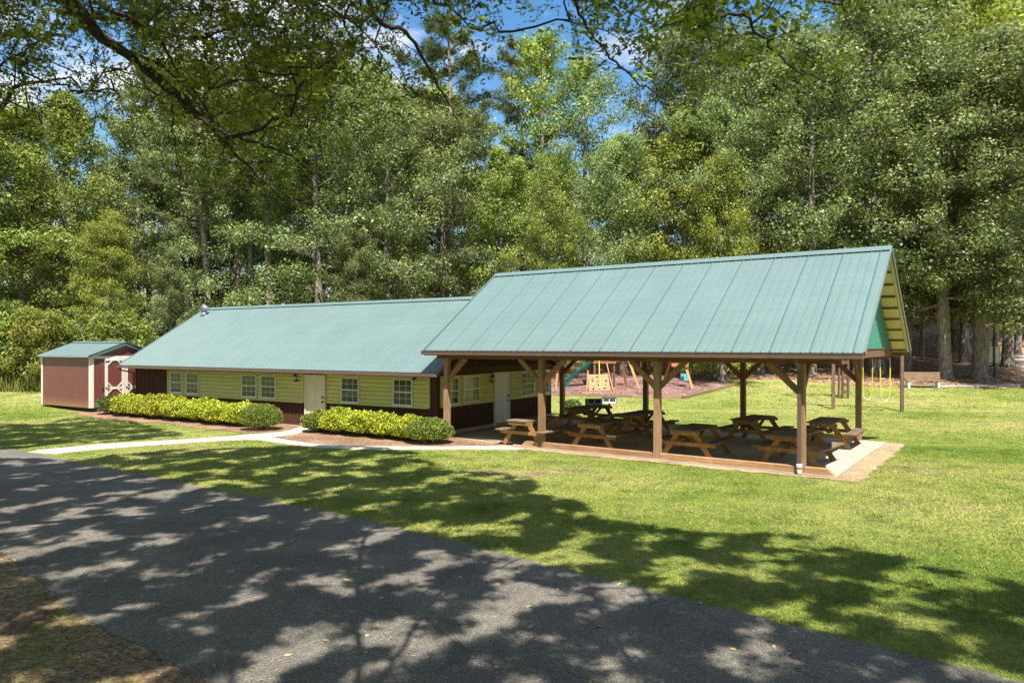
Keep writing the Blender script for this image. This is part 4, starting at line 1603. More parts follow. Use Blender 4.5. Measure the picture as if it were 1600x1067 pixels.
        for k in range(9):
            az = rr_.uniform(0, 6.28); l_ = rr_.uniform(.5, 1.6)
            tm.tube([(0, 0, -.2), (math.cos(az) * l_ * .5, math.sin(az) * l_ * .5, 1.4), (math.cos(az) * l_, math.sin(az) * l_, rr_.uniform(2.2, 3.6))], [.06, .04, .01], 5, False)
        n = 75
        th = rg.uniform(0, 6.28, n); zz_ = rg.uniform(.15, 1, n) ** .8
        r_ = 2.0 * np.sqrt(np.clip(1 - (zz_ * .93) ** 2.2, 0, 1)) * rg.uniform(.35, 1, n)
        cents = np.stack([np.cos(th) * r_, np.sin(th) * r_, zz_ * 3.7], 1)
        rads = rg.uniform(.35, .7, n)
        C, tint, u = cluster_leaves(cents, rads, 150, rg, .7, .5)
        V, F = leaf_quads(C, rg.uniform(.09, .18, len(C)), .5, .6, rg, out=u)
    return tm, V, F, tint


TM = {}
def get_tree(kind, seed, leafmat, barkmat):
    key = (kind, seed, leafmat)
    if key not in TM:
        tm, V, F, tint = tree_meshes(kind, seed)
        r = empty({'pine': 'pine_tree', 'shrub': 'woodland_shrub'}.get(kind, 'broadleaf_tree'), (0, 0, -500))
        tm.build('stems' if kind == 'shrub' else 'trunk', M[barkmat], r, True)
        np_mesh('crown', V, F, M[leafmat], tint, r)
        TM[key] = r
        return r
    return copy_tree(TM[key])


def place(kind, seed, leafmat, px, d, ytop=None, lab='', grp=None, wscale=1.0, H=None, cat='tree', bark='bark', rz=None, hs=None):
    x = (px - 800) / 1133 * d
    o = get_tree(kind, seed, leafmat, bark)
    g0 = z1(x, d)
    base = {'pine': 24.0, 'shrub': 4.0}.get(kind, 20.0)
    if H is None:
        H = CAM_H + (538.5 - ytop) / 1133 * d - g0
    s = H / base
    w = wscale * (s if hs is None else hs)
    o.location = (x, d, g0)
    o.scale = (w, w, s)
    o.rotation_euler = (0, 0, rng.uniform(0, 6.28) if rz is None else rz)
    tag(o, lab, cat, grp)
    return o


# ---- named trees of the front row: kind, seed, foliage, px, depth, top y, label, width factor
FRONT_TREES = [
    ('light', 1, 'leafB', -40, 43, 60, 'leafy tree at the far left edge of the lawn', 1.0),
    ('low', 2, 'leafB', 45, 45, 165, 'bushy light green tree left of the shed', 1.05),
    ('low', 3, 'leafY', 165, 44, 330, 'low yellow green tree over the shed roof', 1.1),
    ('light', 4, 'leafB', 110, 50, 125, 'tall light green tree behind the yellow green one', 1.0),
    ('oak', 5, 'leafA', 215, 52, 165, 'darker tree rising behind the right end of the shed', .9),
    ('low', 6, 'leafA', 262, 43, 380, 'feathery low tree at the left end of the lodge roof', .9),
    ('oak', 7, 'leafA', 395, 47, 120, 'dark oak between the two pine trunks', .9),
    ('high', 8, 'leafA', 505, 45, 70, 'large grey green oak behind the middle of the lodge', 1.05),
    ('oak', 5, 'leafA', 600, 44, 120, 'dense oak behind the right half of the lodge roof', 1.0),
    ('low', 2, 'leafA', 560, 42, 330, 'rounded lower oak touching the lodge ridge', 1.0),
    ('oak', 9, 'leafA', 690, 47, 160, 'oak behind the joint of the two roofs', .95),
    ('light', 1, 'leafB', 775, 48, 215, 'green tree behind the left end of the pavilion ridge', .9),
    ('sparse', 10, 'leafB', 850, 54, 22, 'tall thin tree with sky showing through its top', .9),
    ('sparse', 11, 'leafA', 915, 55, 60, 'tall open tree in the gap of the skyline', .95),
    ('low', 3, 'leafB', 870, 45, 235, 'full green tree left of the middle of the pavilion ridge', .95),
    ('oak', 7, 'leafA', 975, 46, 190, 'oak behind the middle of the pavilion ridge', .9),
    ('light', 4, 'leafY', 1075, 45, 150, 'tall yellowish tree behind the pavilion roof', .95),
    ('low', 6, 'leafY', 1130, 43, 230, 'lower yellowish tree just over the pavilion ridge', .9),
    ('oak', 9, 'leafA', 1185, 47, 80, 'oak standing between the yellowish tree and the open branched oak', .9),
    ('high', 12, 'leafA', 1265, 46, 30, 'open branched oak behind the right part of the pavilion ridge', 1.0),
    ('high', 8, 'leafA', 1370, 47, -50, 'very tall oak behind the pavilion gable', 1.0),
    ('light', 1, 'leafY', 1500, 58, -90, 'bright green tree at the top right behind the big oaks', 1.1),
]
for k_, s_, lm, px, d, yt, lab, w in FRONT_TREES:
    place(k_, s_, lm, px, d, yt, lab, 'trees at the edge of the wood', w)
place('pine', 1, 'leafP', 317, 46, 95, 'pine with tall bare trunk behind the left end of the lodge ridge', 'pines behind the lodge', 1.0, bark='pinebark', rz=1.0)
place('pine', 2, 'leafP', 423, 44.5, 60, 'pine with pale bare trunk behind the lodge roof, right of the other pine', 'pines behind the lodge', 1.0, bark='pinebark', rz=.2)
place('pine', 1, 'leafP', 700, 52, 25, 'pine whose top reaches the sky above the joint of the roofs', 'pines in the wood', .95, bark='pinebark', rz=3.0)
place('pine', 2, 'leafP', 820, 58, 60, 'pine top beside the sky gap in the middle', 'pines in the wood', .95, bark='pinebark', rz=2.0)
place('pine', 1, 'leafP', 238, 54, 105, 'pine on the right side of the left sky gap', 'pines in the wood', .9, bark='pinebark', rz=4.0)
place('pine', 2, 'leafP', 1395, 60, -60, 'pine trunk standing deep in the wood behind the pavilion gable', 'pines in the wood', 1, bark='pinebark', rz=5.0)

# big oaks with clear trunks at the right
def big_oak(px, d, lab, r_trunk, H, seed, spread=1.0, clear=.19):
    x = (px - 800) / 1133 * d
    g0 = z1(x, d)
    tm, V, F, tint = tree_meshes('high', seed)
    r = empty('oak_tree', (x, d, g0))
    tag(r, lab, 'tree', 'big oaks by the bench')
    s = H / 20
    mb = MB()
    pts = [(0, 0, -.2), (0, 0, .1), (.02, 0, .7), (.05, .02, 2.0), (.0, .05, 4.5), (-.1, 0, 8), (0, 0, 14)]
    mb.tube(pts, [r_trunk * 1.6, r_trunk * 1.3, r_trunk * 1.08, r_trunk, r_trunk * .85, r_trunk * .55, r_trunk * .15], 14)
    rr_ = random.Random(seed)
    for k in range(5):
        a = rr_.uniform(0, 6.28)
        mb.tube([(0, 0, .5), (math.cos(a) * r_trunk * 1.3, math.sin(a) * r_trunk * 1.3, .12), (math.cos(a) * r_trunk * 2.4, math.sin(a) * r_trunk * 2.4, -.1)], [r_trunk * .5, r_trunk * .4, r_trunk * .15], 7, False)
    t = mb.build('trunk', M['bark'], r, True)
    V = V.copy(); V *= np.array([s * spread, s * spread, s])
    np_mesh('crown', V, F, M['leafA'], tint, r)
    o2 = tm.build('limbs', M['bark'], r, True)
    o2.scale = (s * spread, s * spread, s)
    return r

big_oak(1478, 44.2, 'big oak with flared sunlit trunk base just right of the bench', .25, 21, 21)
big_oak(1530, 44.4, 'thickest oak trunk, between the flared oak and the sign', .38, 22, 22, 1.1)
big_oak(1574, 50, 'slimmer oak with trunk right beside the sign', .18, 21, 23)
big_oak(1122, 44.5, 'grey double trunked oak behind the right end of the playground', .27, 18, 24, .9)
big_oak(1640, 41, 'oak just past the right edge with boughs reaching in', .4, 20, 25, 1.1)

PLACES = [(-60, 'beyond the left edge of the photo'), (50, 'left of the shed'), (130, 'above the shed roof'), (230, 'above the shed door'), (300, 'over the left slope of the lodge roof'), (365, 'above the roof vent'), (460, 'over the paired windows of the lodge'),
          (560, 'over the front door of the lodge'), (650, 'over the single windows of the lodge'), (760, 'above the joint of the two roofs'), (850, 'above the left end of the pavilion ridge'), (940, 'above the climbing wall'), (1040, 'above the third front post'),
          (1110, 'above the baby swing'), (1180, 'above the grey double trunk'), (1260, 'above the downspout post'), (1330, 'above the ladder board'), (1400, 'above the pavilion gable'), (1470, 'above the bench'), (1540, 'above the big oak trunks'), (1600, 'above the sign')]
TONE = {'leafA': 'grey green', 'leafB': 'fresh green', 'leafY': 'yellow green', 'leafP': 'dark'}
def where(px):
    for lim, w in PLACES:
        if px < lim: return w
    return 'at the right edge of the wood'
# rows behind
def back_row(n, px0, px1, d0, d1, ymin, ymax, kinds, lab, grp, seed):
    rr_ = random.Random(seed)
    for i in range(n):
        px = px0 + (px1 - px0) * (i + rr_.uniform(.2, .8)) / n
        d = rr_.uniform(d0, d1)
        k_, s_, lm = rr_.choice(kinds)
        place(k_, s_, lm, px, d, rr_.uniform(ymin, ymax), ('distant ' if d > 70 else 'second row ') + TONE[lm] + (' open' if k_ in ('light', 'sparse') else ' full') + ' tree ' + where(px), grp, rr_.uniform(.9, 1.15), bark='pinebark' if k_ == 'pine' else 'bark')

KA = [('oak', 5, 'leafA'), ('oak', 7, 'leafA'), ('oak', 9, 'leafA'), ('high', 8, 'leafA'), ('light', 1, 'leafB'), ('light', 4, 'leafB'), ('low', 2, 'leafA')]
KB = [('low', 2, 'leafB'), ('low', 3, 'leafB'), ('light', 1, 'leafB'), ('low', 6, 'leafA')]
back_row(5, -140, 230, 56, 64, 255, 330, KB, 'leafy tree in the rows behind the shed', 'wood behind the shed', 1)
back_row(9, 240, 700, 52, 60, 60, 170, KA, 'leafy tree in the rows behind the lodge', 'wood behind the lodge', 2)
back_row(5, 710, 1060, 60, 68, 200, 270, KA, 'leafy tree in the rows behind the left half of the pavilion', 'wood behind the pavilion', 3)
back_row(9, 1060, 1720, 56, 68, -60, 60, KA, 'leafy tree in the rows behind the playground and swings', 'wood behind the swings', 4)
back_row(8, -200, 700, 76, 90, 230, 330, KA, 'distant leafy tree deep in the wood behind the lodge', 'deep wood on the left', 5)
back_row(9, 700, 1900, 78, 95, 180, 300, KA, 'distant leafy tree deep in the wood behind the pavilion', 'deep wood on the right', 6)
# understorey shrubs
def shrubs(n, px0, px1, d0, d1, h0, h1, mats, lab, grp, seed, w=1.0):
    rr_ = random.Random(seed)
    for i in range(n):
        px = px0 + (px1 - px0) * (i + rr_.uniform(.1, .9)) / n
        d = rr_.uniform(d0, d1)
        lm = rr_.choice(mats)
        place('shrub', rr_.choice((31, 32)), lm, px, d, None, TONE[lm] + ' shrub ' + ('deep in woods ' if d > 55 else '') + where(px), grp, w * rr_.uniform(.8, 1.2), H=rr_.uniform(h0, h1), cat='shrub', bark='bark')
shrubs(7, -90, 200, 40.5, 43, 3.2, 5.6, ['leafB', 'leafY'], 'leafy shrub at the wood edge left of and behind the shed', 'shrubs behind the shed', 1)
shrubs(10, 190, 740, 46, 49, 3.0, 5.5, ['leafA', 'leafA', 'leafB'], 'leafy shrub at the wood edge behind the lodge', 'shrubs behind the lodge', 2)
shrubs(8, 800, 1360, 62, 80, 4, 8, ['leafA', 'leafB'], 'leafy shrub deep under the trees behind the pavilion', 'shrubs behind the pavilion', 3, 1.3)
shrubs(6, 1380, 1800, 64, 84, 4, 8, ['leafA', 'leafB'], 'leafy shrub deep under the trees behind the bench', 'shrubs behind the bench', 4, 1.3)
# unseen trees added behind the camera to cut horizon glow on the walls
rr_ = random.Random(99)
for i in range(22):
    a = R(-150 + 300 * (i + rr_.uniform(-.2, .2)) / 21) - R(90)
    if -.15 < math.sin(a) < .2 and False: continue
    d_ = rr_.uniform(36, 44)
    x_, y_ = math.cos(a) * d_, math.sin(a) * d_ - 6
    if y_ > 2 and abs(x_) < .8 * y_ + 12: continue
    k_, s_, lm = rr_.choice(KB if i % 2 else KA)
    o = get_tree(k_, s_, lm, 'bark')
    sc_ = rr_.uniform(.85, 1.1)
    o.location = (x_, y_, z1(x_, y_)); o.scale = (sc_ * 1.15, sc_ * 1.15, sc_); o.rotation_euler = (0, 0, rr_.uniform(0, 6))
    tag(o, 'leafy tree outside the view, added to hold back low sky light', 'tree', 'unseen trees added behind the camera')
# thin trunks in the right wood
for i, (px, d, rt) in enumerate(((1418, 47, .2), (1440, 55, .16), (1503, 52, .2), (1554, 50, .16), (1590, 56, .22), (1290, 54, .14), (1230, 58, .16), (1165, 60, .18), (1340, 50, .15))):
    x = (px - 800) / 1133 * d
    mb = MB().tube([(0, 0, -.2), (0, 0, .2), (.1, 0, 3), (-.1, .1, 8), (.1, 0, 15)], [rt * 1.5, rt * 1.15, rt, rt * .8, rt * .3], 9)
    r = empty('slender_tree', gz(x, d))
    mb.build('trunk', M['bark'], r, True)
    tmb, V, F, tint = (None, None, None, None)
    rg2 = np.random.default_rng(100 + i)
    cc = np.stack([rg2.normal(0, 1.3, 40), rg2.normal(0, 1.3, 40), rg2.uniform(7, 15.5, 40)], 1)
    C, tint, u = cluster_leaves(cc, rg2.uniform(.4, .8, 40), 60, rg2, .6)
    V, F = leaf_quads(C, rg2.uniform(.12, .2, len(C)), .5, .6, rg2)
    np_mesh('crown', V, F, M['leafA'], tint, r)
    tag(r, 'slender young tree trunk in the shade, ' + ('well back, ' if d > 53 else '') + where(px), 'tree', 'young trees under the right canopy')

# ------------------------------------------------------------------ weeds on the left edge
n = 9000
wx = rng.uniform(-36, -22.5, n); wy = rng.uniform(40.2, 43.5, n) + .4 * vnoise(wx, wx * 0, 1.2, 5)
hh = rng.uniform(.35, 1.15, n) * (.55 + .45 * (vnoise(wx, wy, .9, 8) + .6).clip(0, 1.2))
lx = rng.normal(0, .18, n); ly = rng.normal(0, .18, n)
wz = zt(wx, wy)
aa = rng.uniform(0, 3.14, n); ww = rng.uniform(.02, .045, n)
p0 = np.stack([wx - np.cos(aa) * ww, wy - np.sin(aa) * ww, wz], 1)
p1 = np.stack([wx + np.cos(aa) * ww, wy + np.sin(aa) * ww, wz], 1)
p2 = np.stack([wx + lx * hh, wy + ly * hh, wz + hh], 1)
V = np.stack([p0, p1, p2], 1).reshape(-1, 3)
o = np_mesh('tall_weeds', V, np.arange(3 * n).reshape(n, 3), M['weed'], np.clip(rng.uniform(0, .6, n) + (hh > .8) * .3, 0, 1))
tag(o, 'tall unmown weeds along the left edge of the lawn', 'weeds', kind='stuff')

# ------------------------------------------------------------------ hedge bushes
def bush(cx, cy, rx, ry, h, leafm, lab, grp, seed, n=5200, lsz=(.05, .095), lump=.12, name='hedge_bush'):
    rg = np.random.default_rng(seed)
    u = rg.normal(size=(n, 3)); u /= np.linalg.norm(u, axis=1)[:, None]
    u[:, 2] = np.where(u[:, 2] < -.35, -u[:, 2], u[:, 2])
    r_ = rg.uniform(0, 1, n) ** .24
    bumpy = 1 + .6 * lump * vnoise(u[:, 0] * 4 + seed, u[:, 1] * 4 + u[:, 2] * 3, 1.5, seed)
    C = np.stack([u[:, 0] * rx, u[:, 1] * ry, u[:, 2] * h * .56 + h * .46], 1) * (r_ * bumpy)[:, None]
    C[:, 2] = np.maximum(C[:, 2], .03)
    V, F = leaf_quads(C, rg.uniform(lsz[0], lsz[1], n), .15, .55, rg, 0, u * 1.6 + np.array([0, 0, .7]))
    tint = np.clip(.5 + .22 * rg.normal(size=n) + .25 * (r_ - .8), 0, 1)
    root = empty(name, (cx, cy, .01), rg.uniform(-.3, .3) - TH_B)
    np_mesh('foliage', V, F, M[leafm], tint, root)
    mb = MB()
    for k in range(7):
        a = rg.uniform(0, 6.28); l_ = rg.uniform(.3, .7)
        mb.tube([(math.cos(a) * .05, math.sin(a) * .05, 0), (math.cos(a) * rx * l_, math.sin(a) * ry * l_, h * rg.uniform(.5, .8))], [.018, .006], 5, False)
    mb.build('stems', M['darkbark'], root)
    tag(root, lab, 'bush', grp)
    return root

def bt_(t_, b_):
    return B(-t_, b_)
G1, G2 = 'hedge left of the front door', 'hedge right of the front door'
x, y = bt_(17.0, -1.35); bush(x, y, .60, .55, .82, 'darkbush', 'small dark green bush at the left end of the hedge beside the shed', G1, 1, 5200, (.05, .09))
ts = [15.75, 14.6, 13.35, 12.05, 10.8, 9.55, 8.3]
hs_ = [.88, .9, .95, .9, .92, .88, .86]
labs = ['lime bush next to the small dark bush, left end of the hedge', 'lime bush below the left corner of the yellow siding', 'lime bush under the left pair of windows', 'lime bush just right of the left pair of windows',
        'lime bush midway between the two window pairs', 'lime bush under the second pair of windows', 'lime bush touching the round bush left of the front door']
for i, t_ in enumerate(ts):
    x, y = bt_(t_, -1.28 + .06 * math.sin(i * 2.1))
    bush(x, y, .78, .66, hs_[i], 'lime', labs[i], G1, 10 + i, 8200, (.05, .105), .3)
x, y = bt_(6.6, -1.75); bush(x, y, .80, .75, .94, 'boxwood', 'round clipped bush just left of the front door path', G1, 31, 11000, (.035, .07), .05)
ts = [4.35, 3.35, 2.3, 1.25, .3]
labs = ['pale rounded bush just right of the front door path', 'lime bush under the left single window', 'lime bush between the two single windows', 'lime bush under the right single window', 'lime bush behind the round bush at the pavilion corner']
hs_ = [.74, .82, .84, .8, .74]
for i, t_ in enumerate(ts):
    x, y = bt_(t_, -1.05)
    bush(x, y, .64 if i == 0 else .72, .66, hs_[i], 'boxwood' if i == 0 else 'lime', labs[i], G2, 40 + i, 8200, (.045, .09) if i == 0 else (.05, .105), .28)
x, y = bt_(-.75, -1.35); bush(x, y, .78, .72, .78, 'boxwood', 'round bush at the corner beside the first pavilion post', G2, 50, 11000, (.04, .08), .07)
x, y = B(.7, 8.6); bush(x, y, .45, .45, .7, 'darkbush', 'small dark shrub at the back corner of the pavilion slab', None, 60, 2600, (.05, .1), .15, 'small_shrub')

# ------------------------------------------------------------------ grass blades
shed_poly = [(fr(SH, TH_B, X, Y).x, fr(SH, TH_B, X, Y).y) for X, Y in ((-SLn, 0), (0, 0), (0, SWd), (-SLn, SWd))]
bld_poly = [B(BL, 0), B(0, 0), B(0, BW), B(BL, BW)]
def blades(n, d0, d1, w0, h0, h1, seed):
    rg = np.random.default_rng(seed)
    y = d0 + (d1 - d0) * rg.uniform(0, 1, n) ** 1.0
    x = rg.uniform(-.80, .80, n) * (y + 1.0)
    # keep areal density roughly falling with distance
    xr = x + .05 * vnoise(x, y, 7, 51) + .04; yr = y + .05 * vnoise(x, y, 9, 52) + .05
    ex = (inpoly(xr, yr, [(p[0], p[1]) for p in ROAD]) | inpoly(x, y, PATH) | inpoly(x, y, BED1) | inpoly(x, y, BED2) | inpoly(x, y, GRAV)
          | inpoly(x, y, shed_poly) | inpoly(x, y, bld_poly))
    ver = inpoly(x, y, VERGE)
    keep = ~ex & (~ver | (rg.uniform(0, 1, n) < .55 * (vnoise(x, y, 3.0, 3) > .25)))
    bare = np.zeros(n, bool)
    for (bx_, by_, ra_, rb_) in BARE:
        bare |= np.hypot((x - bx_) / (ra_ * 1.15), (y - by_) / (rb_ * 1.2)) + .25 * vnoise(x, y, 9, 33) < 1
    keep &= ~bare | (rg.uniform(0, 1, n) < .18)
    x, y = x[keep], y[keep]
    n = len(x)
    patch = .75 + .35 * vnoise(x, y, 1.1, 6)
    h = rg.uniform(h0, h1, n) * patch.clip(.45, 1.3)
    edge = rg.normal(0, .9, (n, 2)) * h[:, None]
    w = (w0 + .00045 * y) * rg.uniform(.7, 1.3, n)
    a = rg.uniform(0, 3.1416, n)
    z = zt(x, y)
    p0 = np.stack([x - np.cos(a) * w, y - np.sin(a) * w, z + .004], 1)
    p1 = np.stack([x + np.cos(a) * w, y + np.sin(a) * w, z + .004], 1)
    p2 = np.stack([x + edge[:, 0], y + edge[:, 1], z + h], 1)
    V = np.stack([p0, p1, p2], 1).reshape(-1, 3)
    return V, np.clip(rg.normal(.45, .25, n), 0, 1)
parts = [blades(300000, 6.3, 13, .0022, .02, .052, 1), blades(380000, 13, 22, .0022, .02, .048, 2), blades(220000, 22, 33, .003, .02, .045, 3), blades(90000, 33, 43.5, .006, .03, .055, 4)]
V = np.concatenate([p[0] for p in parts]); T = np.concatenate([p[1] for p in parts])
o = np_mesh('grass', V, np.arange(len(V)).reshape(-1, 3), M['blade'], T)
tag(o, 'short mown grass blades covering the lawn', 'grass', kind='stuff')

# ------------------------------------------------------------------ overhanging oaks (foreground)
def to_ground(px, py):
    d = CAM_H * 1133 / (py - 538.5)
    return ((px - 800) / 1133 * d, d)
SHA = [to_ground(*p) for p in [(-500, 720), (0, 716), (100, 722), (200, 710), (300, 702), (480, 696), (620, 699), (745, 740), (800, 748), (890, 775), (955, 806), (1060, 828), (1200, 836), (1310, 860), (1400, 878), (1500, 903), (1620, 925), (2100, 1010)]]
SHA = SHA + [(9, 4), (14, -8), (-22, -8), (-30, 8)]
SHB = [to_ground(*p) for p in [(-150, 668), (0, 662), (60, 664), (120, 650), (200, 658), (290, 681), (200, 690), (100, 694), (0, 703), (-200, 700)]]
VIS = [(-200, 330), (0, 270), (60, 240), (150, 230), (230, 240), (330, 330), (430, 390), (480, 360), (560, 240), (640, 190), (700, 240), (760, 190), (800, 90), (900, 110), (1000, 180), (1080, 230), (1150, 200), (1230, 190), (1320, 160), (1350, 90), (1385, 0)]
vx = np.array([v_[0] for v_ in VIS]); vy = np.array([v_[1] for v_ in VIS])


def shade_ok(x, y, z, rg):
    gx = x - SUN_H.x * SHIFT * z; gy = y - SUN_H.y * SHIFT * z
    inA = inpoly(gx + .5 * vnoise(gx, gy, 1.4, 21), gy + .35 * vnoise(gx, gy, 1.6, 22), SHA)
    inB = inpoly(gx, gy + .25 * vnoise(gx, gy, 1.2, 23), SHB)
    hol = vnoise(gx, gy, 6.6, 24) + .38 * vnoise(gx, gy, 1.3, 28)
    soft = rg.uniform(0, 1, x.shape)
    fine = hol + .28 * vnoise(gx, gy, 11, 29)
    return (inA & (soft < np.clip((np.where(gx > 0, .15, .2) - fine) / .34, 0, 1))) | (inB & (soft < np.clip((.30 - fine) / .25, 0, 1)))


def vis_ok(x, y, z, rg):
    px = 800 + 1133 * x / np.maximum(y, .1); py = 538.5 - 1133 * (z - CAM_H) / np.maximum(y, .1)
    inview = (y > .5) & (px > -60) & (px < 1660) & (py > -60)
    lim = np.interp(px, vx, vy, left=330, right=-100)
    nz_ = 45 * vnoise(px * .02, py * .02, 1.0, 25)
    dens = np.clip((lim + nz_ - py) / 190, 0, 1) ** 1.2
    gap = vnoise(px * .016, py * .02, 1.0, 26)
    skyhole = (gap > .35) | (np.hypot((px - 130) / 50, (py - 90) / 35) < 1) | (np.hypot((px - 830) / 60, (py - 60) / 45) < 1)
    dens = dens * np.where(skyhole, .4, 1.0)
    return ~inview | ((py < lim + nz_) & (rg.uniform(0, 1, len(x)) < dens) & (y > 4.2))


def overhang(n, box, rg):
    x = rg.uniform(box[0], box[1], n); y = rg.uniform(box[2], box[3], n); z = rg.uniform(box[4], box[5], n)
    k = shade_ok(x, y, z, rg) & vis_ok(x, y, z, rg)
    return np.stack([x[k], y[k], z[k]], 1)


def limb_pts(ctrl, n=14, jit=.08, seed=0):
    rr_ = random.Random(seed)
    c = [Vector(p) for p in ctrl]
    out = []
    for i in range(len(c) - 1):
        p0, p1, p2, p3 = c[max(i - 1, 0)], c[i], c[i + 1], c[min(i + 2, len(c) - 1)]
        for k in range(n):
            t = k / n
            q = ((p1 * 2) + (p2 - p0) * t + (p0 * 2 - p1 * 5 + p2 * 4 - p3) * t * t + (p1 * 3 - p0 - p2 * 3 + p3) * t ** 3) * .5
            out.append(q + Vector([rr_.gauss(0, jit) for _ in range(3)]) * .12)
    out.append(c[-1])
    return out


def canopy_tree(name, lab, base, r_trunk, limbs, pts, big, seed, per=6):
    """trunk + hand placed limbs; every sprig joins the nearest wood"""
    rg = np.random.default_rng(seed)
    root = empty(name, base)
    tag(root, lab, 'tree', 'oaks shading the drive')
    bx = Vector(base)
    mb = MB()
    nodes = []
    for i, (ctrl, r0, r1) in enumerate(limbs):
        lp = limb_pts(ctrl, 9, .1 if i else .05, seed + i)
        n_ = len(lp)
        rad = [r0 + (r1 - r0) * (k / (n_ - 1)) ** .8 for k in range(n_)]
        mb.tube([p - bx for p in lp], rad, 9 if r0 > .08 else 6, True)
        nodes += [tuple(p) for p in lp[(3 if i else 12):]]
    trunk = mb.build('trunk', M['darkbark'], root, True)
    nodes = np.array(nodes)
    # twigs: boughs joining a subset of sprig points
    start = nodes[0]
    sub = pts[rg.permutation(len(pts))[:max(1, len(pts) // 9)]]
    dmin = np.array([np.min(np.linalg.norm(nodes - p, axis=1)) for p in sub])
    order = np.argsort(dmin)
    allp = np.empty((len(nodes) + len(sub), 3)); allp[:len(nodes)] = nodes
    cnt = len(nodes)
    par = {}
    kids = {}
    for oi_ in order:
        p = sub[oi_]
        d_ = np.linalg.norm(allp[:cnt] - p, axis=1)
        j = int(np.argmin(d_))
        allp[cnt] = p
        par[cnt] = j
        cnt += 1
    load = np.zeros(cnt)
    for i in range(cnt - 1, len(nodes) - 1, -1):
        load[i] += 1
        load[par[i]] += load[i]
    mb = MB()
    for i in range(len(nodes), cnt):
        a_ = Vector(allp[par[i]]); b_ = Vector(allp[i])
        m_ = a_.lerp(b_, .5) + Vector((rg.normal(0, .05), rg.normal(0, .05), rg.normal(0, .04) + .03))
        ra = min(.03, .003 + .0022 * math.sqrt(load[i]))
        ln_ = (b_ - a_).length
        if ln_ > .7:
            off_ = Vector((rg.normal(0, .11), rg.normal(0, .11), rg.normal(0, .09))) * ln_
            o2_ = off_ * -.5 + Vector((rg.normal(0, .05), rg.normal(0, .05), .06)) * ln_
            mb.tube([a_ - bx, a_.lerp(b_, .28) + off_ - bx, a_.lerp(b_, .55) + off_ * .3 - bx, a_.lerp(b_, .8) + o2_ - bx, b_ - bx], [ra, ra * .9, ra * .8, ra * .75, max(.003, ra * .7)], 4, False)
        else:
            mb.tube([a_ - bx, m_ - bx, b_ - bx], [ra, ra * .85, max(.003, ra * .7)], 4, False)
    mb.build('branches', M['darkbark'], root, True)
    # sprigs of leaves
    n = len(pts)
    C0 = np.repeat(pts, per, axis=0)
    ax = rg.normal(size=(n, 3)); ax[:, 2] = ax[:, 2] * .5 - .1; ax /= np.linalg.norm(ax, axis=1)[:, None]
    AX = np.repeat(ax, per, axis=0)
    d = AX * .7 + rg.normal(size=C0.shape) * .75
    d[:, 2] *= .7
    d /= np.linalg.norm(d, axis=1)[:, None]
    bg_ = np.repeat(big, per)
    sz = (rg.uniform(.062, .098, len(C0)) * (1 + .95 * bg_))[:, None]
    base_ = C0 + rg.normal(size=C0.shape) * .025 - np.array(base)
    nr = rg.normal(size=C0.shape) * .5; nr[:, 2] += .8
    nr -= d * (nr * d).sum(1)[:, None]; nr /= np.linalg.norm(nr, axis=1)[:, None]
    s = np.cross(d, nr)
    w = .40
    pA = base_
    pB = base_ + d * sz * .45 + s * sz * w * .28 + nr * sz * .05
    pC = base_ + d * sz * .82 + s * sz * w * .5 + nr * sz * .04
    pT = base_ + d * sz - nr * sz * .03
    pD = base_ + d * sz * .82 - s * sz * w * .5 + nr * sz * .04
    pE = base_ + d * sz * .45 - s * sz * w * .28 + nr * sz * .05
    V = np.stack([pA, pB, pC, pT, pD, pE], 1).reshape(-1, 3)
    k = np.arange(len(C0))[:, None] * 6
    F = np.concatenate([k + np.array([0, 1, 2, 3]), k + np.array([0, 3, 4, 5])], 0)
    tint = np.clip(np.repeat(rg.uniform(.1, .9, n), per) + rg.normal(size=len(C0)) * .15, 0, 1)
    np_mesh('crown', V, F, M['leafO'], np.concatenate([tint, tint]), root)
    return root


def pxyz(px, py, d):
    return ((px - 800) / 1133 * d, d, CAM_H + (538.5 - py) / 1133 * d)


rgo = np.random.default_rng(77)


def near(p, c): return (p[:, 0] - c[0]) ** 2 + (p[:, 1] - c[1]) ** 2


def is_inview(q):
    px = 800 + 1133 * q[:, 0] / np.maximum(q[:, 1], .1); py = 538.5 - 1133 * (q[:, 2] - CAM_H) / np.maximum(q[:, 1], .1)
    return (q[:, 1] > .5) & (px > -60) & (px < 1660) & (py > -60)


ptsI = overhang(2400000, (-14, 8, 3, 18, 5.2, 11.5), rgo)
ptsI = ptsI[is_inview(ptsI)]
ptsI = ptsI[vnoise(ptsI[:, 0] + ptsI[:, 2] * .7, ptsI[:, 1] - ptsI[:, 2] * .9, 9, 41) + .6 * vnoise(ptsI[:, 0] * .9 - ptsI[:, 1] * .6, ptsI[:, 2] * 1.3, 4.5, 43) > .12]
ptsO = overhang(1500000, (-26, 14, -9, 25, 8.5, 16.5), rgo)
ptsO = ptsO[~is_inview(ptsO)]
gx_ = ptsO[:, 0] - SUN_H.x * SHIFT * ptsO[:, 2]; gy_ = ptsO[:, 1] - SUN_H.y * SHIFT * ptsO[:, 2]
ptsO = ptsO[(gy_ > 4.5) & (np.abs(gx_) < .78 * gy_ + 2.5) | (rgo.uniform(0, 1, len(ptsO)) < .12)]
pi_ = 800 + 1133 * ptsI[:, 0] / ptsI[:, 1]
ptsI = ptsI[(ptsI[:, 1] > 9.3) | (pi_ > 480) | (rgo.uniform(0, 1, len(ptsI)) < .3)]
NI, NO = 10000, 66000
ptsI, ptsO = ptsI[:NI], ptsO[:NO]
ALLP = np.concatenate([ptsI, ptsO])
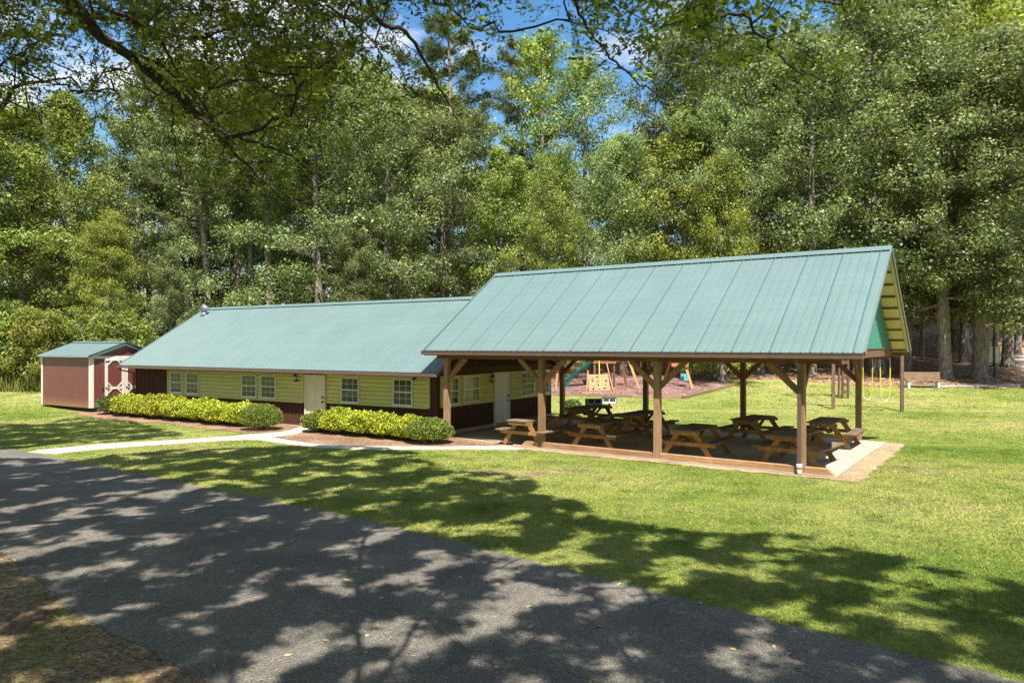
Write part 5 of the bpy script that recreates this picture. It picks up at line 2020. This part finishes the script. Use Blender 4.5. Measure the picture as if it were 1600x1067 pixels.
BIG = np.concatenate([np.zeros(len(ptsI)), np.ones(len(ptsO))])
cA, cB, cC, cD = (-12.5, 6.0), (1.5, -7.5), (13.5, -3.0), (-22.5, 17.0)
w_ = np.argmin(np.stack([near(ALLP, (-8, 8)), near(ALLP, (1, -2)), near(ALLP, (9, 2)) * 1.2, near(ALLP, (-18, 20))]), 0)
limbsA = [
    ([(cA[0], cA[1], -.2), (cA[0] + .1, cA[1], 3), (cA[0] + .3, cA[1] + .1, 6.0), (-11.5, 6.3, 8.5), (-10.5, 6.8, 11)], .42, .16),
    ([(-12.1, 6.1, 6.2), (-9.5, 7.2, 8.6), pxyz(40, -30, 9.0), pxyz(160, 60, 9.6), pxyz(270, 140, 10.4), pxyz(350, 220, 11.0), pxyz(440, 310, 11.6)], .15, .012),
    ([pxyz(160, 60, 9.6), pxyz(260, 110, 9.4), pxyz(330, 180, 9.2), pxyz(350, 250, 9.0)], .032, .005),
    ([pxyz(220, 105, 9.9), pxyz(300, 175, 9.8), pxyz(370, 215, 9.9), pxyz(450, 240, 10.2), pxyz(520, 300, 10.4)], .045, .006),
    ([pxyz(270, 140, 10.4), pxyz(270, 200, 10.2), pxyz(282, 270, 10.1), pxyz(278, 320, 10)], .014, .004),
    ([pxyz(160, 10, 9.6), pxyz(290, 60, 10.4), pxyz(390, 40, 11), pxyz(470, 60, 12)], .032, .005),
    ([pxyz(90, 20, 9.3), pxyz(230, 45, 9.6), pxyz(280, 120, 10), pxyz(345, 215, 10.6)], .032, .005),
    ([(-11.8, 6.2, 7.5), (-12, 9.5, 9), pxyz(-60, 160, 12.5), pxyz(30, 135, 13), pxyz(110, 120, 13.4)], .11, .012),
    ([(-11.5, 6.3, 8.5), (-8, 4, 10), (-4, 3, 10.5), (-1, 3.5, 10)], .13, .03),
    ([(-10.5, 6.8, 11), (-7, 10, 11.5), (-4, 13, 11), (-2, 15, 10.4)], .12, .02),
    ([(-11.8, 6.0, 7.0), (-15, 3, 9), (-18, 0, 10)], .13, .03),
    ([(-11.5, 6.3, 9), (-15, 10, 10), (-19, 14, 10.5)], .11, .03),
]
limbsB = [
    ([(cB[0], cB[1], -.2), (cB[0], cB[1], 3), (cB[0] - .2, cB[1] + .2, 6.5), (1.2, -6.5, 9), (1, -5.5, 12)], .4, .15),
    ([(1.3, -7.2, 6.4), (.6, -3, 8.4), (-.4, 1.5, 8.8), pxyz(560, -60, 7.6), pxyz(640, 60, 8.6), pxyz(690, 140, 9.4), pxyz(720, 200, 10)], .075, .004),
    ([(-.4, 1.5, 8.8), pxyz(760, -90, 6), pxyz(870, -40, 6.6), pxyz(930, 60, 7.4), pxyz(1000, 130, 8), pxyz(1060, 165, 8.6)], .032, .004),
    ([(.8, -3, 8.2), (2.0, 1.0, 7.6), pxyz(1120, -60, 5.6), pxyz(1170, 30, 6.2), pxyz(1230, 100, 6.9), pxyz(1300, 130, 7.4)], .034, .004),
    ([(1.2, -6.5, 9), (-3, -3, 10.5), (-7, 0, 11)], .13, .03),
    ([(1.2, -6.5, 9), (5, -3, 10.5), (7, 0, 10.5)], .13, .03),
    ([(1, -5.5, 11), (-1, -1, 12), (-2, 4, 12)], .1, .03),
]
limbsC = [
    ([(cC[0], cC[1], -.2), (cC[0], cC[1], 3), (cC[0] - .3, cC[1] + .2, 6), (12.6, -2, 9), (12, -1, 11.5)], .4, .15),
    ([(13.1, -2.7, 6.2), (10, 0, 8.5), (7.5, 2.5, 9.5), (5.5, 5, 9.6)], .15, .03),
    ([(12.6, -2, 9), (11, 3, 10.5), (9, 6, 10.8)], .12, .03),
    ([(12.6, -2, 9), (9, -5, 10.5), (6, -7, 11)], .12, .03),
]
limbsD = [
    ([(cD[0], cD[1], -.2), (cD[0], cD[1], 3), (cD[0] + .3, cD[1] + .2, 8), (-21.8, 17.6, 12), (-21.5, 18, 15)], .36, .12),
    ([(-22.1, 17.2, 8.5), (-19, 19, 12), (-16, 20.5, 13.6), (-12, 19.5, 14)], .12, .03),
    ([(-22.0, 17.3, 10), (-20, 21, 13), (-18, 24, 14.5)], .1, .03),
]
canopy_tree('oak_tree', 'oak past the left edge throwing the shadow beside the shed', (cD[0], cD[1], 0), .36, limbsD, ALLP[w_ == 3], BIG[w_ == 3], 204)
canopy_tree('oak_tree', 'oak with a long dark limb hanging in from the top left', (cA[0], cA[1], 0), .42, limbsA, ALLP[w_ == 0], BIG[w_ == 0], 201)
canopy_tree('oak_tree', 'oak whose thin leafy branches hang over the top middle and right', (cB[0], cB[1], 0), .4, limbsB, ALLP[w_ == 1], BIG[w_ == 1], 202)
canopy_tree('oak_tree', 'oak beyond the right edge shading the near lawn', (cC[0], cC[1], 0), .4, limbsC, ALLP[w_ == 2], BIG[w_ == 2], 203)

# ------------------------------------------------------------------ fallen leaves on the drive
mb = MB()
pl = [(-.5, 0), (-.2, .2), (.15, .24), (.5, .02), (.2, -.2), (-.2, -.18)]
mb.add([(a_, b_, .08 * abs(b_) + .03 * a_) for a_, b_ in pl], [tuple(range(6))])
lf0 = mb.build('fallen_leaf', M['leafdry'])
n = 0
rr_ = random.Random(5)
while n < 110:
    y = rr_.uniform(6.2, 17); x = rr_.uniform(-.7, .7) * y
    if not (inpoly(np.array([x]), np.array([y]), ROAD)[0]) or x < -9: continue
    o = lf0 if n == 0 else lf0.copy()
    if n: COL.objects.link(o)
    s = rr_.uniform(.03, .1)
    o.scale = (s, s, s); o.location = (x, y, .026); o.rotation_euler = (rr_.uniform(-.2, .2), rr_.uniform(-.2, .2), rr_.uniform(0, 6.28))
    tag(o, 'small dry fallen leaf lying on the shaded asphalt drive', 'leaf', 'fallen leaves on the drive')
    n += 1

# twins that would share a label are told apart by distance
by = {}
for o in COL.objects:
    if o.get('label') and o.parent is None and 'category' in o and o.get('category') in ('tree', 'shrub') and 'outside' not in o['label']:
        by.setdefault(o['label'], []).append(o)
for lab, os_ in by.items():
    if 1 < len(os_) < 4:
        os_.sort(key=lambda q: q.location.y)
        for q, w in zip(os_, ['the nearest', 'the farther', 'the farthest']):
            q['label'] = w + ' ' + lab
